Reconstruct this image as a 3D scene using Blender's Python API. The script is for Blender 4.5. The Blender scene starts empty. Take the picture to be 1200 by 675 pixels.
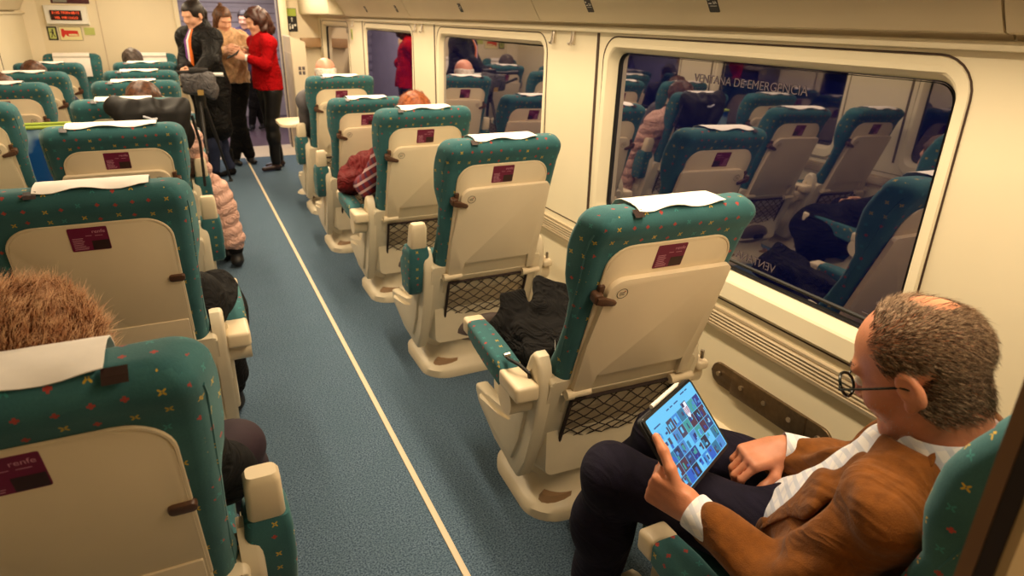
import bpy, bmesh, math, random
import numpy as np
from mathutils import Vector, Matrix
random.seed(7)
C = bpy.context.scene.collection
PI = math.pi
def R(d): return math.radians(d)
# ------------------------------------------------------------------ materials
def lin(c):
    return tuple(((v/255)/12.92 if v/255 <= .04045 else ((v/255+.055)/1.055)**2.4) for v in c)+(1.0,)
MATS = {}
def pbr(name, col, rough=.5, metal=0, noise=0, nscale=40, bump=0, bscale=200, coat=0, sheen=0, emit=None, estr=0, spec=.5, sss=0, crease=0, cscale=16):
    if name in MATS: return MATS[name]
    m = bpy.data.materials.new(name); m.use_nodes = True; nt = m.node_tree; b = nt.nodes['Principled BSDF']
    b.inputs['Base Color'].default_value = lin(col); b.inputs['Roughness'].default_value = rough; b.inputs['Metallic'].default_value = metal
    b.inputs['Coat Weight'].default_value = coat; b.inputs['Specular IOR Level'].default_value = spec
    if sss:
        b.inputs['Subsurface Weight'].default_value = sss; b.inputs['Subsurface Radius'].default_value = (.012, .004, .002); b.inputs['Subsurface Scale'].default_value = 1
    if sheen: b.inputs['Sheen Weight'].default_value = sheen
    if emit: b.inputs['Emission Color'].default_value = lin(emit); b.inputs['Emission Strength'].default_value = estr
    tc = nt.nodes.new('ShaderNodeTexCoord')
    if noise:
        n = nt.nodes.new('ShaderNodeTexNoise'); n.inputs['Scale'].default_value = nscale; n.inputs['Detail'].default_value = 4
        nt.links.new(tc.outputs['Object'], n.inputs['Vector'])
        mx = nt.nodes.new('ShaderNodeMix'); mx.data_type = 'RGBA'; mx.blend_type = 'MULTIPLY'; mx.inputs[0].default_value = 1
        mr = nt.nodes.new('ShaderNodeMapRange'); mr.inputs[1].default_value = .3; mr.inputs[2].default_value = .7
        mr.inputs[3].default_value = 1-noise; mr.inputs[4].default_value = 1+noise*.4
        nt.links.new(n.outputs['Fac'], mr.inputs[0]); mx.inputs[6].default_value = lin(col); nt.links.new(mr.outputs[0], mx.inputs[7])
        nt.links.new(mx.outputs[2], b.inputs['Base Color'])
    if bump:
        n2 = nt.nodes.new('ShaderNodeTexNoise'); n2.inputs['Scale'].default_value = bscale; n2.inputs['Detail'].default_value = 3
        nt.links.new(tc.outputs['Object'], n2.inputs['Vector'])
        bp = nt.nodes.new('ShaderNodeBump'); bp.inputs['Strength'].default_value = bump; bp.inputs['Distance'].default_value = .002
        nt.links.new(n2.outputs['Fac'], bp.inputs['Height']); nt.links.new(bp.outputs[0], b.inputs['Normal'])
        if crease:      # broad cloth creases
            n4 = nt.nodes.new('ShaderNodeTexNoise'); n4.inputs['Scale'].default_value = cscale; n4.inputs['Detail'].default_value = 2.5; n4.inputs['Distortion'].default_value = 1.6
            mp = nt.nodes.new('ShaderNodeMapping'); mp.inputs['Rotation'].default_value = (.4, .6, .5); mp.inputs['Scale'].default_value = (1, .38, 1); nt.links.new(tc.outputs['Object'], mp.inputs[0]); nt.links.new(mp.outputs[0], n4.inputs['Vector'])
            rd = node_math(nt, 'SUBTRACT', 1.0, node_math(nt, 'ABSOLUTE', node_math(nt, 'MULTIPLY_ADD', n4.outputs['Fac'], 2.0, -1.0)))
            b2 = nt.nodes.new('ShaderNodeBump'); b2.inputs['Strength'].default_value = crease; b2.inputs['Distance'].default_value = .03; nt.links.new(rd, b2.inputs['Height']); nt.links.new(b2.outputs[0], bp.inputs['Normal'])
    MATS[name] = m; return m
def node_math(nt, op, a, b=None, c=None):
    n = nt.nodes.new('ShaderNodeMath'); n.operation = op
    for i, v in enumerate((a, b, c)):
        if v is None: continue
        if hasattr(v, 'is_linked'): nt.links.new(v, n.inputs[i])
        else: n.inputs[i].default_value = v
    return n.outputs[0]
def mixc(nt, fac, a, b):
    n = nt.nodes.new('ShaderNodeMix'); n.data_type = 'RGBA'
    nt.links.new(fac, n.inputs[0])
    for i, v in ((6, a), (7, b)):
        if hasattr(v, 'is_linked'): nt.links.new(v, n.inputs[i])
        else: n.inputs[i].default_value = lin(v)
    return n.outputs[2]
def fabric():
    m = bpy.data.materials.new('seat_fabric'); m.use_nodes = True; nt = m.node_tree; b = nt.nodes['Principled BSDF']
    uv = nt.nodes.new('ShaderNodeTexCoord'); L = nt.links.new
    sc = nt.nodes.new('ShaderNodeVectorMath'); sc.operation = 'SCALE'; sc.inputs['Scale'].default_value = 1/.041; L(uv.outputs['UV'], sc.inputs[0])
    v = nt.nodes.new('ShaderNodeTexVoronoi'); v.voronoi_dimensions = '2D'; v.inputs['Scale'].default_value = 1; v.inputs['Randomness'].default_value = .35
    L(sc.outputs[0], v.inputs['Vector'])
    sb = nt.nodes.new('ShaderNodeVectorMath'); sb.operation = 'SUBTRACT'; L(sc.outputs[0], sb.inputs[0]); L(v.outputs['Position'], sb.inputs[1])
    sp = nt.nodes.new('ShaderNodeSeparateXYZ'); L(sb.outputs[0], sp.inputs[0])
    x, y = sp.outputs[0], sp.outputs[1]
    ax = node_math(nt, 'ABSOLUTE', x); ay = node_math(nt, 'ABSOLUTE', y)
    # cross flower: |ax-ay| small, max(ax,ay) < .17
    mxx = node_math(nt, 'MAXIMUM', ax, ay); d1 = node_math(nt, 'ABSOLUTE', node_math(nt, 'SUBTRACT', ax, ay))
    cross = node_math(nt, 'MULTIPLY', node_math(nt, 'LESS_THAN', mxx, .135), node_math(nt, 'LESS_THAN', d1, .05))
    hole = node_math(nt, 'LESS_THAN', mxx, .028); cross = node_math(nt, 'MULTIPLY', cross, node_math(nt, 'SUBTRACT', 1.0, hole))
    # blossom: |x|+|y| < .19
    plus = node_math(nt, 'MULTIPLY', node_math(nt, 'LESS_THAN', mxx, .13), node_math(nt, 'LESS_THAN', node_math(nt, 'MINIMUM', ax, ay), .05))
    cs = nt.nodes.new('ShaderNodeSeparateColor'); L(v.outputs['Color'], cs.inputs[0]); rnd = cs.outputs[0]
    isY = node_math(nt, 'LESS_THAN', rnd, .36); isR = node_math(nt, 'MULTIPLY', node_math(nt, 'GREATER_THAN', rnd, .36), node_math(nt, 'LESS_THAN', rnd, .68)); isB = node_math(nt, 'GREATER_THAN', rnd, .68)
    n = nt.nodes.new('ShaderNodeTexNoise'); n.inputs['Scale'].default_value = 9; n.inputs['Detail'].default_value = 5; L(uv.outputs['UV'], n.inputs['Vector'])
    n3 = nt.nodes.new('ShaderNodeTexNoise'); n3.inputs['Scale'].default_value = 260; n3.inputs['Detail'].default_value = 2; L(uv.outputs['UV'], n3.inputs['Vector'])
    base = mixc(nt, n.outputs['Fac'], (33, 80, 88), (72, 124, 128))
    base = mixc(nt, node_math(nt, 'MULTIPLY', n3.outputs['Fac'], .35), base, (18, 54, 58))
    c = mixc(nt, node_math(nt, 'MULTIPLY', cross, node_math(nt, 'MULTIPLY', isB, .45)), base, (70, 165, 160))
    c = mixc(nt, node_math(nt, 'MULTIPLY', plus, node_math(nt, 'MULTIPLY', isR, .75)), c, (186, 48, 26))
    c = mixc(nt, node_math(nt, 'MULTIPLY', cross, node_math(nt, 'MULTIPLY', isY, .85)), c, (216, 176, 40))
    L(c, b.inputs['Base Color']); b.inputs['Roughness'].default_value = .85; b.inputs['Sheen Weight'].default_value = .25; b.inputs['Sheen Tint'].default_value = lin((190, 210, 210)); b.inputs['Specular IOR Level'].default_value = .2
    bp = nt.nodes.new('ShaderNodeBump'); bp.inputs['Strength'].default_value = .25; bp.inputs['Distance'].default_value = .0015; L(n3.outputs['Fac'], bp.inputs['Height']); L(bp.outputs[0], b.inputs['Normal'])
    return m
def carpet():
    m = bpy.data.materials.new('carpet'); m.use_nodes = True; nt = m.node_tree; b = nt.nodes['Principled BSDF']; L = nt.links.new
    tc = nt.nodes.new('ShaderNodeTexCoord')
    a = nt.nodes.new('ShaderNodeTexNoise'); a.inputs['Scale'].default_value = 170; a.inputs['Detail'].default_value = 3; L(tc.outputs['Object'], a.inputs['Vector'])
    w = nt.nodes.new('ShaderNodeTexNoise'); w.inputs['Scale'].default_value = 6; w.inputs['Detail'].default_value = 5; L(tc.outputs['Object'], w.inputs['Vector'])
    mr = nt.nodes.new('ShaderNodeMapRange'); mr.inputs[1].default_value = .35; mr.inputs[2].default_value = .65; L(a.outputs['Fac'], mr.inputs[0])
    c = mixc(nt, mr.outputs[0], (46, 64, 84), (106, 128, 148)); mr2 = nt.nodes.new('ShaderNodeMapRange'); mr2.inputs[1].default_value = .4; mr2.inputs[2].default_value = .7; mr2.inputs[4].default_value = .35; L(w.outputs['Fac'], mr2.inputs[0])
    c = mixc(nt, mr2.outputs[0], c, (76, 98, 114)); L(c, b.inputs['Base Color']); b.inputs['Roughness'].default_value = .95; b.inputs['Specular IOR Level'].default_value = .15
    bp = nt.nodes.new('ShaderNodeBump'); bp.inputs['Strength'].default_value = .6; bp.inputs['Distance'].default_value = .004; L(a.outputs['Fac'], bp.inputs['Height']); L(bp.outputs[0], b.inputs['Normal'])
    return m
def glass_night():
    m = bpy.data.materials.new('night_window_glass'); m.use_nodes = True; nt = m.node_tree; b = nt.nodes['Principled BSDF']; L = nt.links.new
    b.inputs['Base Color'].default_value = lin((5, 9, 52)); b.inputs['Roughness'].default_value = .05
    g = nt.nodes.new('ShaderNodeBsdfGlossy'); g.inputs['Roughness'].default_value = .015; g.inputs['Color'].default_value = (.86, .82, .9, 1)
    fr = nt.nodes.new('ShaderNodeFresnel'); fr.inputs['IOR'].default_value = 1.5
    f = node_math(nt, 'MINIMUM', node_math(nt, 'ADD', node_math(nt, 'MULTIPLY', fr.outputs[0], 1.0), .27), 1.0)
    mx = nt.nodes.new('ShaderNodeMixShader'); L(f, mx.inputs[0]); L(b.outputs[0], mx.inputs[1]); L(g.outputs[0], mx.inputs[2])
    L(mx.outputs[0], nt.nodes['Material Output'].inputs[0])
    return m
def checked(name, base, l1, l2, s=60):
    m = bpy.data.materials.new(name); m.use_nodes = True; nt = m.node_tree; b = nt.nodes['Principled BSDF']; L = nt.links.new
    tc = nt.nodes.new('ShaderNodeTexCoord'); mp = nt.nodes.new('ShaderNodeMapping'); mp.inputs['Rotation'].default_value = (.3, .5, .6); L(tc.outputs['Object'], mp.inputs[0])
    sp = nt.nodes.new('ShaderNodeSeparateXYZ'); L(mp.outputs[0], sp.inputs[0])
    def stripe(o, ph, w): return node_math(nt, 'LESS_THAN', node_math(nt, 'FRACT', node_math(nt, 'MULTIPLY_ADD', o, s, ph)), w)
    c = mixc(nt, node_math(nt, 'MULTIPLY', stripe(sp.outputs[0], 0, .4), .6), base, l1)
    c = mixc(nt, node_math(nt, 'MULTIPLY', stripe(sp.outputs[2], .3, .3), .6), c, l2)
    L(c, b.inputs['Base Color']); b.inputs['Roughness'].default_value = .85
    return m
FAB = fabric(); CARPET = carpet(); GLASSN = glass_night()
CREAM = pbr('cream_plastic', (226, 208, 176), .38, noise=.04, nscale=6)
SHELL = pbr('cream_shell', (222, 208, 180), .42, noise=.05, nscale=9)
TRAYM = pbr('tray_plastic', (226, 208, 178), .33, noise=.03, nscale=5)
WALLM = pbr('wall_cream', (226, 214, 184), .5, noise=.03, nscale=3)
FRAMEM = pbr('window_moulding', (232, 220, 190), .35, noise=.03, nscale=3)
ENDM = pbr('end_wall_cream', (234, 220, 190), .55, noise=.02, nscale=3)
RACKM = pbr('rack_beige', (204, 188, 156), .45, noise=.04, nscale=4)
GROOVE = pbr('dark_groove', (60, 40, 26), .7)
BROWN = pbr('brown_plastic', (84, 56, 40), .4)
GREYP = pbr('grey_plastic', (96, 88, 90), .4)
DARK = pbr('dark_plastic', (24, 20, 20), .45)
RUBBER = pbr('black_rubber', (14, 12, 14), .55)
METAL = pbr('brushed_steel', (190, 180, 168), .3, metal=1)
BRONZE = pbr('bronze_plate', (112, 92, 68), .34, metal=.75, noise=.2, nscale=60)
NET = pbr('net_cord', (42, 26, 22), .8)
PAPER = pbr('headrest_paper', (240, 234, 228), .9, noise=.05, nscale=30)
MAROON = pbr('maroon_card', (112, 14, 58), .5)
CARDDK = pbr('card_dark', (52, 26, 24), .5)
PINKTX = pbr('card_text', (214, 150, 170), .6)
INK = pbr('ink_dark', (40, 32, 30), .6)
REDINK = pbr('ink_red', (190, 40, 30), .6)
WHITE = pbr('white_plastic', (238, 236, 228), .4)
SKIN = pbr('skin_warm', (208, 138, 104), .42, noise=.14, nscale=28, bump=.25, bscale=260, sss=.12, spec=.4)
SKIN2 = pbr('skin_light', (214, 160, 130), .5, noise=.06, nscale=20)
# ------------------------------------------------------------------ object helpers
def boxuv(me, off=(0, 0)):
    n = len(me.loops)
    if n == 0: return
    uv = me.uv_layers.new(name='UVMap') if not me.uv_layers else me.uv_layers[0]
    co = np.empty(len(me.vertices)*3); me.vertices.foreach_get('co', co); co = co.reshape(-1, 3)
    vi = np.empty(n, int); me.loops.foreach_get('vertex_index', vi)
    ln = np.empty(len(me.polygons)*3); me.polygons.foreach_get('normal', ln); ln = ln.reshape(-1, 3)
    lt = np.empty(len(me.polygons), int); me.polygons.foreach_get('loop_total', lt)
    nn = np.repeat(ln, lt, axis=0); ax = np.argmax(np.abs(nn), axis=1)
    p = co[vi]; u = np.where(ax == 0, p[:, 1], p[:, 0]); v = np.where(ax == 2, p[:, 1], p[:, 2])
    uv.data.foreach_set('uv', np.stack([u+off[0]+ax*.37, v+off[1]], 1).ravel())
def link(name, me, parent=None, loc=(0, 0, 0), rotz=0):
    o = bpy.data.objects.new(name, me); C.objects.link(o); o.location = loc; o.rotation_euler = (0, 0, rotz)
    if parent: o.parent = parent
    return o
def mesh(bm_or_vf, mats, smooth=True, angle=38, uv=False):
    me = bpy.data.meshes.new('m')
    if isinstance(bm_or_vf, tuple): me.from_pydata([tuple(v) for v in bm_or_vf[0]], [], bm_or_vf[1])
    else:
        bmesh.ops.recalc_face_normals(bm_or_vf, faces=bm_or_vf.faces); bm_or_vf.to_mesh(me); bm_or_vf.free()
    for m in (mats if isinstance(mats, (list, tuple)) else [mats]): me.materials.append(m)
    if smooth:
        me.shade_smooth(); 
        if angle: me.set_sharp_from_angle(angle=R(angle))
    me.update()
    if uv: boxuv(me)
    return me
def obj(name, bm, mats, parent=None, **k):
    loc = k.pop('loc', (0, 0, 0)); rz = k.pop('rotz', 0)
    return link(name, mesh(bm, mats, **k), parent, loc, rz)
def tag(o, label=None, cat=None, group=None, kind=None):
    if label: o['label'] = label
    if cat: o['category'] = cat
    if group: o['group'] = group
    if kind: o['kind'] = kind
    return o
def empty(name, loc=(0, 0, 0), rz=0, label=None, cat=None, group=None):
    o = bpy.data.objects.new(name, None); C.objects.link(o); o.location = loc; o.rotation_euler = (0, 0, rz); o.empty_display_size = .1
    return tag(o, label, cat, group)
def setmat(fs, mi):
    for f in fs: f.material_index = mi
def add_box(bm, lo, hi, bev=0, mi=0, seg=2, mat=None):
    r = bmesh.ops.create_cube(bm, size=1)
    vs = r['verts']
    for v in vs:
        v.co = Vector([lo[i]+(v.co[i]+.5)*(hi[i]-lo[i]) for i in range(3)])
    fs = list({f for v in vs for f in v.link_faces}); setmat(fs, mi)
    if bev:
        es = list({e for v in vs for e in v.link_edges})
        rr = bmesh.ops.bevel(bm, geom=es, offset=bev, segments=seg, profile=.5, affect='EDGES', clamp_overlap=True)
        allf = set(rr['faces'])
        vs = list({v for f in allf for v in f.verts} | {v for v in vs if v.is_valid}); setmat([f for f in {f for v in vs for f in v.link_faces}], mi)
    if mat is not None:
        for v in vs:
            if v.is_valid: v.co = mat @ v.co
    return vs
def bbox(name, lo, hi, m, parent=None, bev=0, **k):
    bm = bmesh.new(); add_box(bm, lo, hi, bev, seg=k.pop('seg', 2)); return obj(name, bm, m, parent, **k)
def add_loft(bm, secs, cap=(True, True), closed=True, mi=0):
    rows = [[bm.verts.new(p) for p in s] for s in secs]; n = len(rows[0]); fs = []
    for a, b in zip(rows[:-1], rows[1:]):
        for i in range(n if closed else n-1):
            j = (i+1) % n
            try: fs.append(bm.faces.new((a[i], a[j], b[j], b[i])))
            except ValueError: pass
    if cap[0]: fs.append(bm.faces.new(rows[0][::-1]))
    if cap[1]: fs.append(bm.faces.new(rows[-1]))
    setmat(fs, mi); return rows
def add_tube(bm, pts, r, n=8, mi=0, cap=True):
    pts = [Vector(p) for p in pts]; rs = r if isinstance(r, (list, tuple)) else [r]*len(pts)
    secs = []; up = None
    for i, p in enumerate(pts):
        t = (pts[min(i+1, len(pts)-1)]-pts[max(i-1, 0)]).normalized()
        if up is None: up = t.orthogonal().normalized()
        up = (up-t*up.dot(t));
        if up.length < 1e-6: up = t.orthogonal()
        up.normalize(); s = t.cross(up)
        secs.append([p+(up*math.cos(2*PI*k/n)+s*math.sin(2*PI*k/n))*rs[i] for k in range(n)])
    add_loft(bm, secs, (cap, cap), mi=mi)
def rrect(x0, x1, y0, y1, r, seg=6):
    if not isinstance(r, (tuple, list)): r = (r,)*4
    out = []
    for (cx, cy, a0), rr in zip((((x0), (y0), 180), ((x1), (y0), 270), ((x1), (y1), 0), ((x0), (y1), 90)), r):
        sx = 1 if cx == x0 else -1; sy = 1 if cy == y0 else -1
        for k in range(seg+1):
            a = R(a0+90*k/seg); out.append((cx+sx*rr+rr*math.cos(a), cy+sy*rr+rr*math.sin(a)))
    return out
def add_prism(bm, poly, fn, d0, d1, bev=0, mi=0, seg=2):
    a = [bm.verts.new(fn(x, y, d0)) for x, y in poly]; b = [bm.verts.new(fn(x, y, d1)) for x, y in poly]
    n = len(poly); fs = [bm.faces.new(a[::-1])]; top = bm.faces.new(b); fs.append(top)
    for i in range(n): fs.append(bm.faces.new((a[i], a[(i+1) % n], b[(i+1) % n], b[i])))
    setmat(fs, mi)
    if bev:
        rr = bmesh.ops.bevel(bm, geom=list(top.edges), offset=bev, segments=seg, profile=.5, affect='EDGES', clamp_overlap=True); setmat(rr['faces'], mi)
def text_geo(txt, size, fn, depth=0):
    """text outlines as triangles placed by fn(x, y) -> point; returns verts, faces"""
    cu = bpy.data.curves.new('t', 'FONT'); cu.body = txt; cu.size = size; cu.align_x = 'CENTER'; cu.align_y = 'CENTER'
    o = bpy.data.objects.new('t', cu); C.objects.link(o)
    dg = bpy.context.evaluated_depsgraph_get(); me = bpy.data.meshes.new_from_object(o.evaluated_get(dg))
    vs = [fn(v.co.x, v.co.y) for v in me.vertices]; fs = [tuple(p.vertices) for p in me.polygons]
    bpy.data.objects.remove(o); bpy.data.curves.remove(cu); bpy.data.meshes.remove(me)
    return vs, fs
def add_text(bm, txt, size, fn, mi=0):
    vs, fs = text_geo(txt, size, fn); V = [bm.verts.new(v) for v in vs]
    for f in fs:
        try: bm.faces.new([V[i] for i in f]).material_index = mi
        except ValueError: pass
# ------------------------------------------------------------------ implicit surfaces for people and soft goods
def nrm(v): v = np.asarray(v, float); return v/np.linalg.norm(v)
class SDF:
    def __init__(s): s.p = []
    def cone(s, a, b, ra, rb, k=.02, flat=None): s.p.append(('cone', np.array(a, float), np.array(b, float), ra, rb, k, flat)); return s
    def ell(s, c, r, k=.02, rot=None): s.p.append(('ell', np.array(c, float), np.array(r, float), rot, None, k, None)); return s
    def box(s, c, half, rad, k=.01, rot=None): s.p.append(('box', np.array(c, float), np.array(half, float), rad, rot, k, None)); return s
    def cut(s, c, r, k=.01, rot=None): s.p.append(('cut', np.array(c, float), np.array(r, float), rot, None, k, None)); return s
    def cutbox(s, c, half, rad, k=.004, rot=None): s.p.append(('cutbox', np.array(c, float), np.array(half, float), rad, rot, k, None)); return s
    def build(s, h, noise=None, smooth=0):
        lo = np.full(3, 1e9); hi = -lo; bb = []
        for q in s.p:
            if q[0] == 'cone': r = max(q[3], q[4])*1.05; a = np.minimum(q[1], q[2])-r; b = np.maximum(q[1], q[2])+r
            elif q[0] in ('ell', 'cut'): r = max(q[2]); a = q[1]-r; b = q[1]+r
            else: r = np.linalg.norm(q[2])+q[3]; a = q[1]-r; b = q[1]+r
            m = q[5]+.012+3*h; bb.append((a-m, b+m))
            if not q[0].startswith('cut'): lo = np.minimum(lo, a-m); hi = np.maximum(hi, b+m)
        N = np.ceil((hi-lo)/h).astype(int)+2; F = np.full(N, .5, np.float32)
        for q, (a, b) in zip(s.p, bb):
            i0 = np.clip(np.floor((a-lo)/h).astype(int), 0, N-1); i1 = np.clip(np.ceil((b-lo)/h).astype(int)+1, 1, N)
            if np.any(i1 <= i0): continue
            X, Y, Z = [lo[k]+h*np.arange(i0[k], i1[k]) for k in range(3)]
            X = X[:, None, None]; Y = Y[None, :, None]; Z = Z[None, None, :]
            sl = tuple(slice(i0[k], i1[k]) for k in range(3)); k = q[5]
            if q[0] == 'cone':
                A, B, ra, rb = q[1:5]; d = B-A; L2 = max(d@d, 1e-9)
                px, py, pz = X-A[0], Y-A[1], Z-A[2]
                t = np.clip((px*d[0]+py*d[1]+pz*d[2])/L2, 0, 1); px = px-t*d[0]; py = py-t*d[1]; pz = pz-t*d[2]
                if q[6] is not None:
                    nv, f = q[6]; nv = nrm(nv); qn = px*nv[0]+py*nv[1]+pz*nv[2]; e = qn*(1/f-1); px = px+e*nv[0]; py = py+e*nv[1]; pz = pz+e*nv[2]
                    D = (np.sqrt(px*px+py*py+pz*pz)-(ra+(rb-ra)*t))*f
                else: D = np.sqrt(px*px+py*py+pz*pz)-(ra+(rb-ra)*t)
            else:
                rot = q[3] if q[0] in ('ell', 'cut') else q[4]
                px, py, pz = X-q[1][0], Y-q[1][1], Z-q[1][2]
                if rot is not None:   # rows of rot = local axes
                    px, py, pz = [px*r[0]+py*r[1]+pz*r[2] for r in rot]
                if q[0] in ('ell', 'cut'):
                    r = q[2]; k0 = np.sqrt((px/r[0])**2+(py/r[1])**2+(pz/r[2])**2); k1 = np.sqrt((px/r[0]**2)**2+(py/r[1]**2)**2+(pz/r[2]**2)**2)
                    D = k0*(k0-1)/np.maximum(k1, 1e-6)
                else:
                    hf = q[2]; dx, dy, dz = np.abs(px)-hf[0], np.abs(py)-hf[1], np.abs(pz)-hf[2]
                    D = np.sqrt(np.maximum(dx, 0)**2+np.maximum(dy, 0)**2+np.maximum(dz, 0)**2)+np.minimum(np.maximum(np.maximum(dx, dy), dz), 0)-q[3]
            f = F[sl]; D = D.astype(np.float32)
            if q[0].startswith('cut'):
                D = -D; hh = np.clip(.5+.5*(D-f)/k, 0, 1); F[sl] = f*(1-hh)+D*hh+k*hh*(1-hh)
            else:
                hh = np.clip(.5+.5*(f-D)/k, 0, 1); F[sl] = f*(1-hh)+D*hh-k*hh*(1-hh)
        if noise:
            X, Y, Z = [lo[k]+h*np.arange(N[k]) for k in range(3)]
            F += noise(X[:, None, None], Y[None, :, None], Z[None, None, :]).astype(np.float32)
        return nets(F, lo, h)
def nets(F, lo, h):
    S = F < 0; nx, ny, nz = F.shape
    corners = [(i, j, k) for i in (0, 1) for j in (0, 1) for k in (0, 1)]
    sub = lambda A, c: A[c[0]:nx-1+c[0], c[1]:ny-1+c[1], c[2]:nz-1+c[2]]
    cnt = np.zeros((nx-1, ny-1, nz-1), np.int8)
    for c in corners: cnt += sub(S, c)
    act = (cnt > 0) & (cnt < 8); I = np.argwhere(act); idx = np.full(act.shape, -1, np.int64); idx[act] = np.arange(len(I))
    vals = {c: F[I[:, 0]+c[0], I[:, 1]+c[1], I[:, 2]+c[2]] for c in corners}
    P = np.zeros((len(I), 3)); n = np.zeros(len(I))
    for c in corners:
        for ax in range(3):
            if c[ax]: continue
            e = list(c); e[ax] = 1; e = tuple(e); a, b = vals[c], vals[e]; m = (a < 0) != (b < 0)
            t = np.where(m, a/np.where(m, a-b, 1), 0); q = np.array(c, float)[None].repeat(len(I), 0); q[:, ax] += t
            P += q*m[:, None]; n += m
    V = lo+h*(I+P/np.maximum(n, 1)[:, None])
    faces = []
    for ax in range(3):
        a1, a2 = [(1, 2), (2, 0), (0, 1)][ax]
        s0 = [slice(1, -1)]*3; s0[ax] = slice(0, -1); s1 = [slice(1, -1)]*3; s1[ax] = slice(1, None)
        A = S[tuple(s0)]; B = S[tuple(s1)]
        E = np.argwhere(A != B); inside = A[tuple(E.T)]
        base = E.copy(); base[:, a1] += 1; base[:, a2] += 1
        if ax == 0: pass
        def cell(d1, d2):
            q = base.copy(); q[:, a1] -= d1; q[:, a2] -= d2; return idx[tuple(q.T)]
        q0, q1, q2, q3 = cell(1, 1), cell(0, 1), cell(0, 0), cell(1, 0)
        ok = (q0 >= 0) & (q1 >= 0) & (q2 >= 0) & (q3 >= 0)
        Q = np.stack([q0, q1, q2, q3], 1); Q[~inside] = Q[~inside][:, ::-1]; faces.append(Q[ok])
    return V, np.concatenate(faces)
def relax(V, Q, it=1, w=.5):
    for _ in range(it):
        acc = np.zeros_like(V); n = np.zeros(len(V))
        for a, b in ((0, 1), (1, 2), (2, 3), (3, 0)):
            np.add.at(acc, Q[:, a], V[Q[:, b]]); np.add.at(n, Q[:, a], 1); np.add.at(acc, Q[:, b], V[Q[:, a]]); np.add.at(n, Q[:, b], 1)
        V = V*(1-w)+w*acc/np.maximum(n, 1)[:, None]
    return V
def vmesh(V, Q, mats, uv=False):
    me = bpy.data.meshes.new('v'); me.vertices.add(len(V)); me.vertices.foreach_set('co', V.ravel()); me.loops.add(Q.size); me.loops.foreach_set('vertex_index', Q.ravel().astype(np.int32))
    me.polygons.add(len(Q)); me.polygons.foreach_set('loop_start', np.arange(0, Q.size, Q.shape[1], dtype=np.int32)); me.polygons.foreach_set('loop_total', np.full(len(Q), Q.shape[1], np.int32))
    for m in (mats if isinstance(mats, (list, tuple)) else [mats]): me.materials.append(m)
    me.update(calc_edges=True); me.validate(); me.shade_smooth()
    if uv: boxuv(me)
    return me
def sobj(name, sdf, h, mat, parent, noise=None, rel=1, loc0=None):
    V, Q = sdf.build(h, noise); V = relax(V, Q, rel)
    o = link(name, vmesh(V-(np.array(loc0) if loc0 is not None else 0), Q, mat), parent); return o, V, Q
def folds(amp, f=38, seed=0):
    def fn(X, Y, Z):
        return amp*(np.sin(f*X+1.7*np.sin(f*.55*Z+seed)+seed)*np.cos(f*.8*Y+1.3*np.sin(f*.5*X))+.6*np.sin(f*.9*Z+1.9*np.sin(f*.6*Y+seed*2)+1.2*np.cos(f*.45*X)))
    return fn
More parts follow.
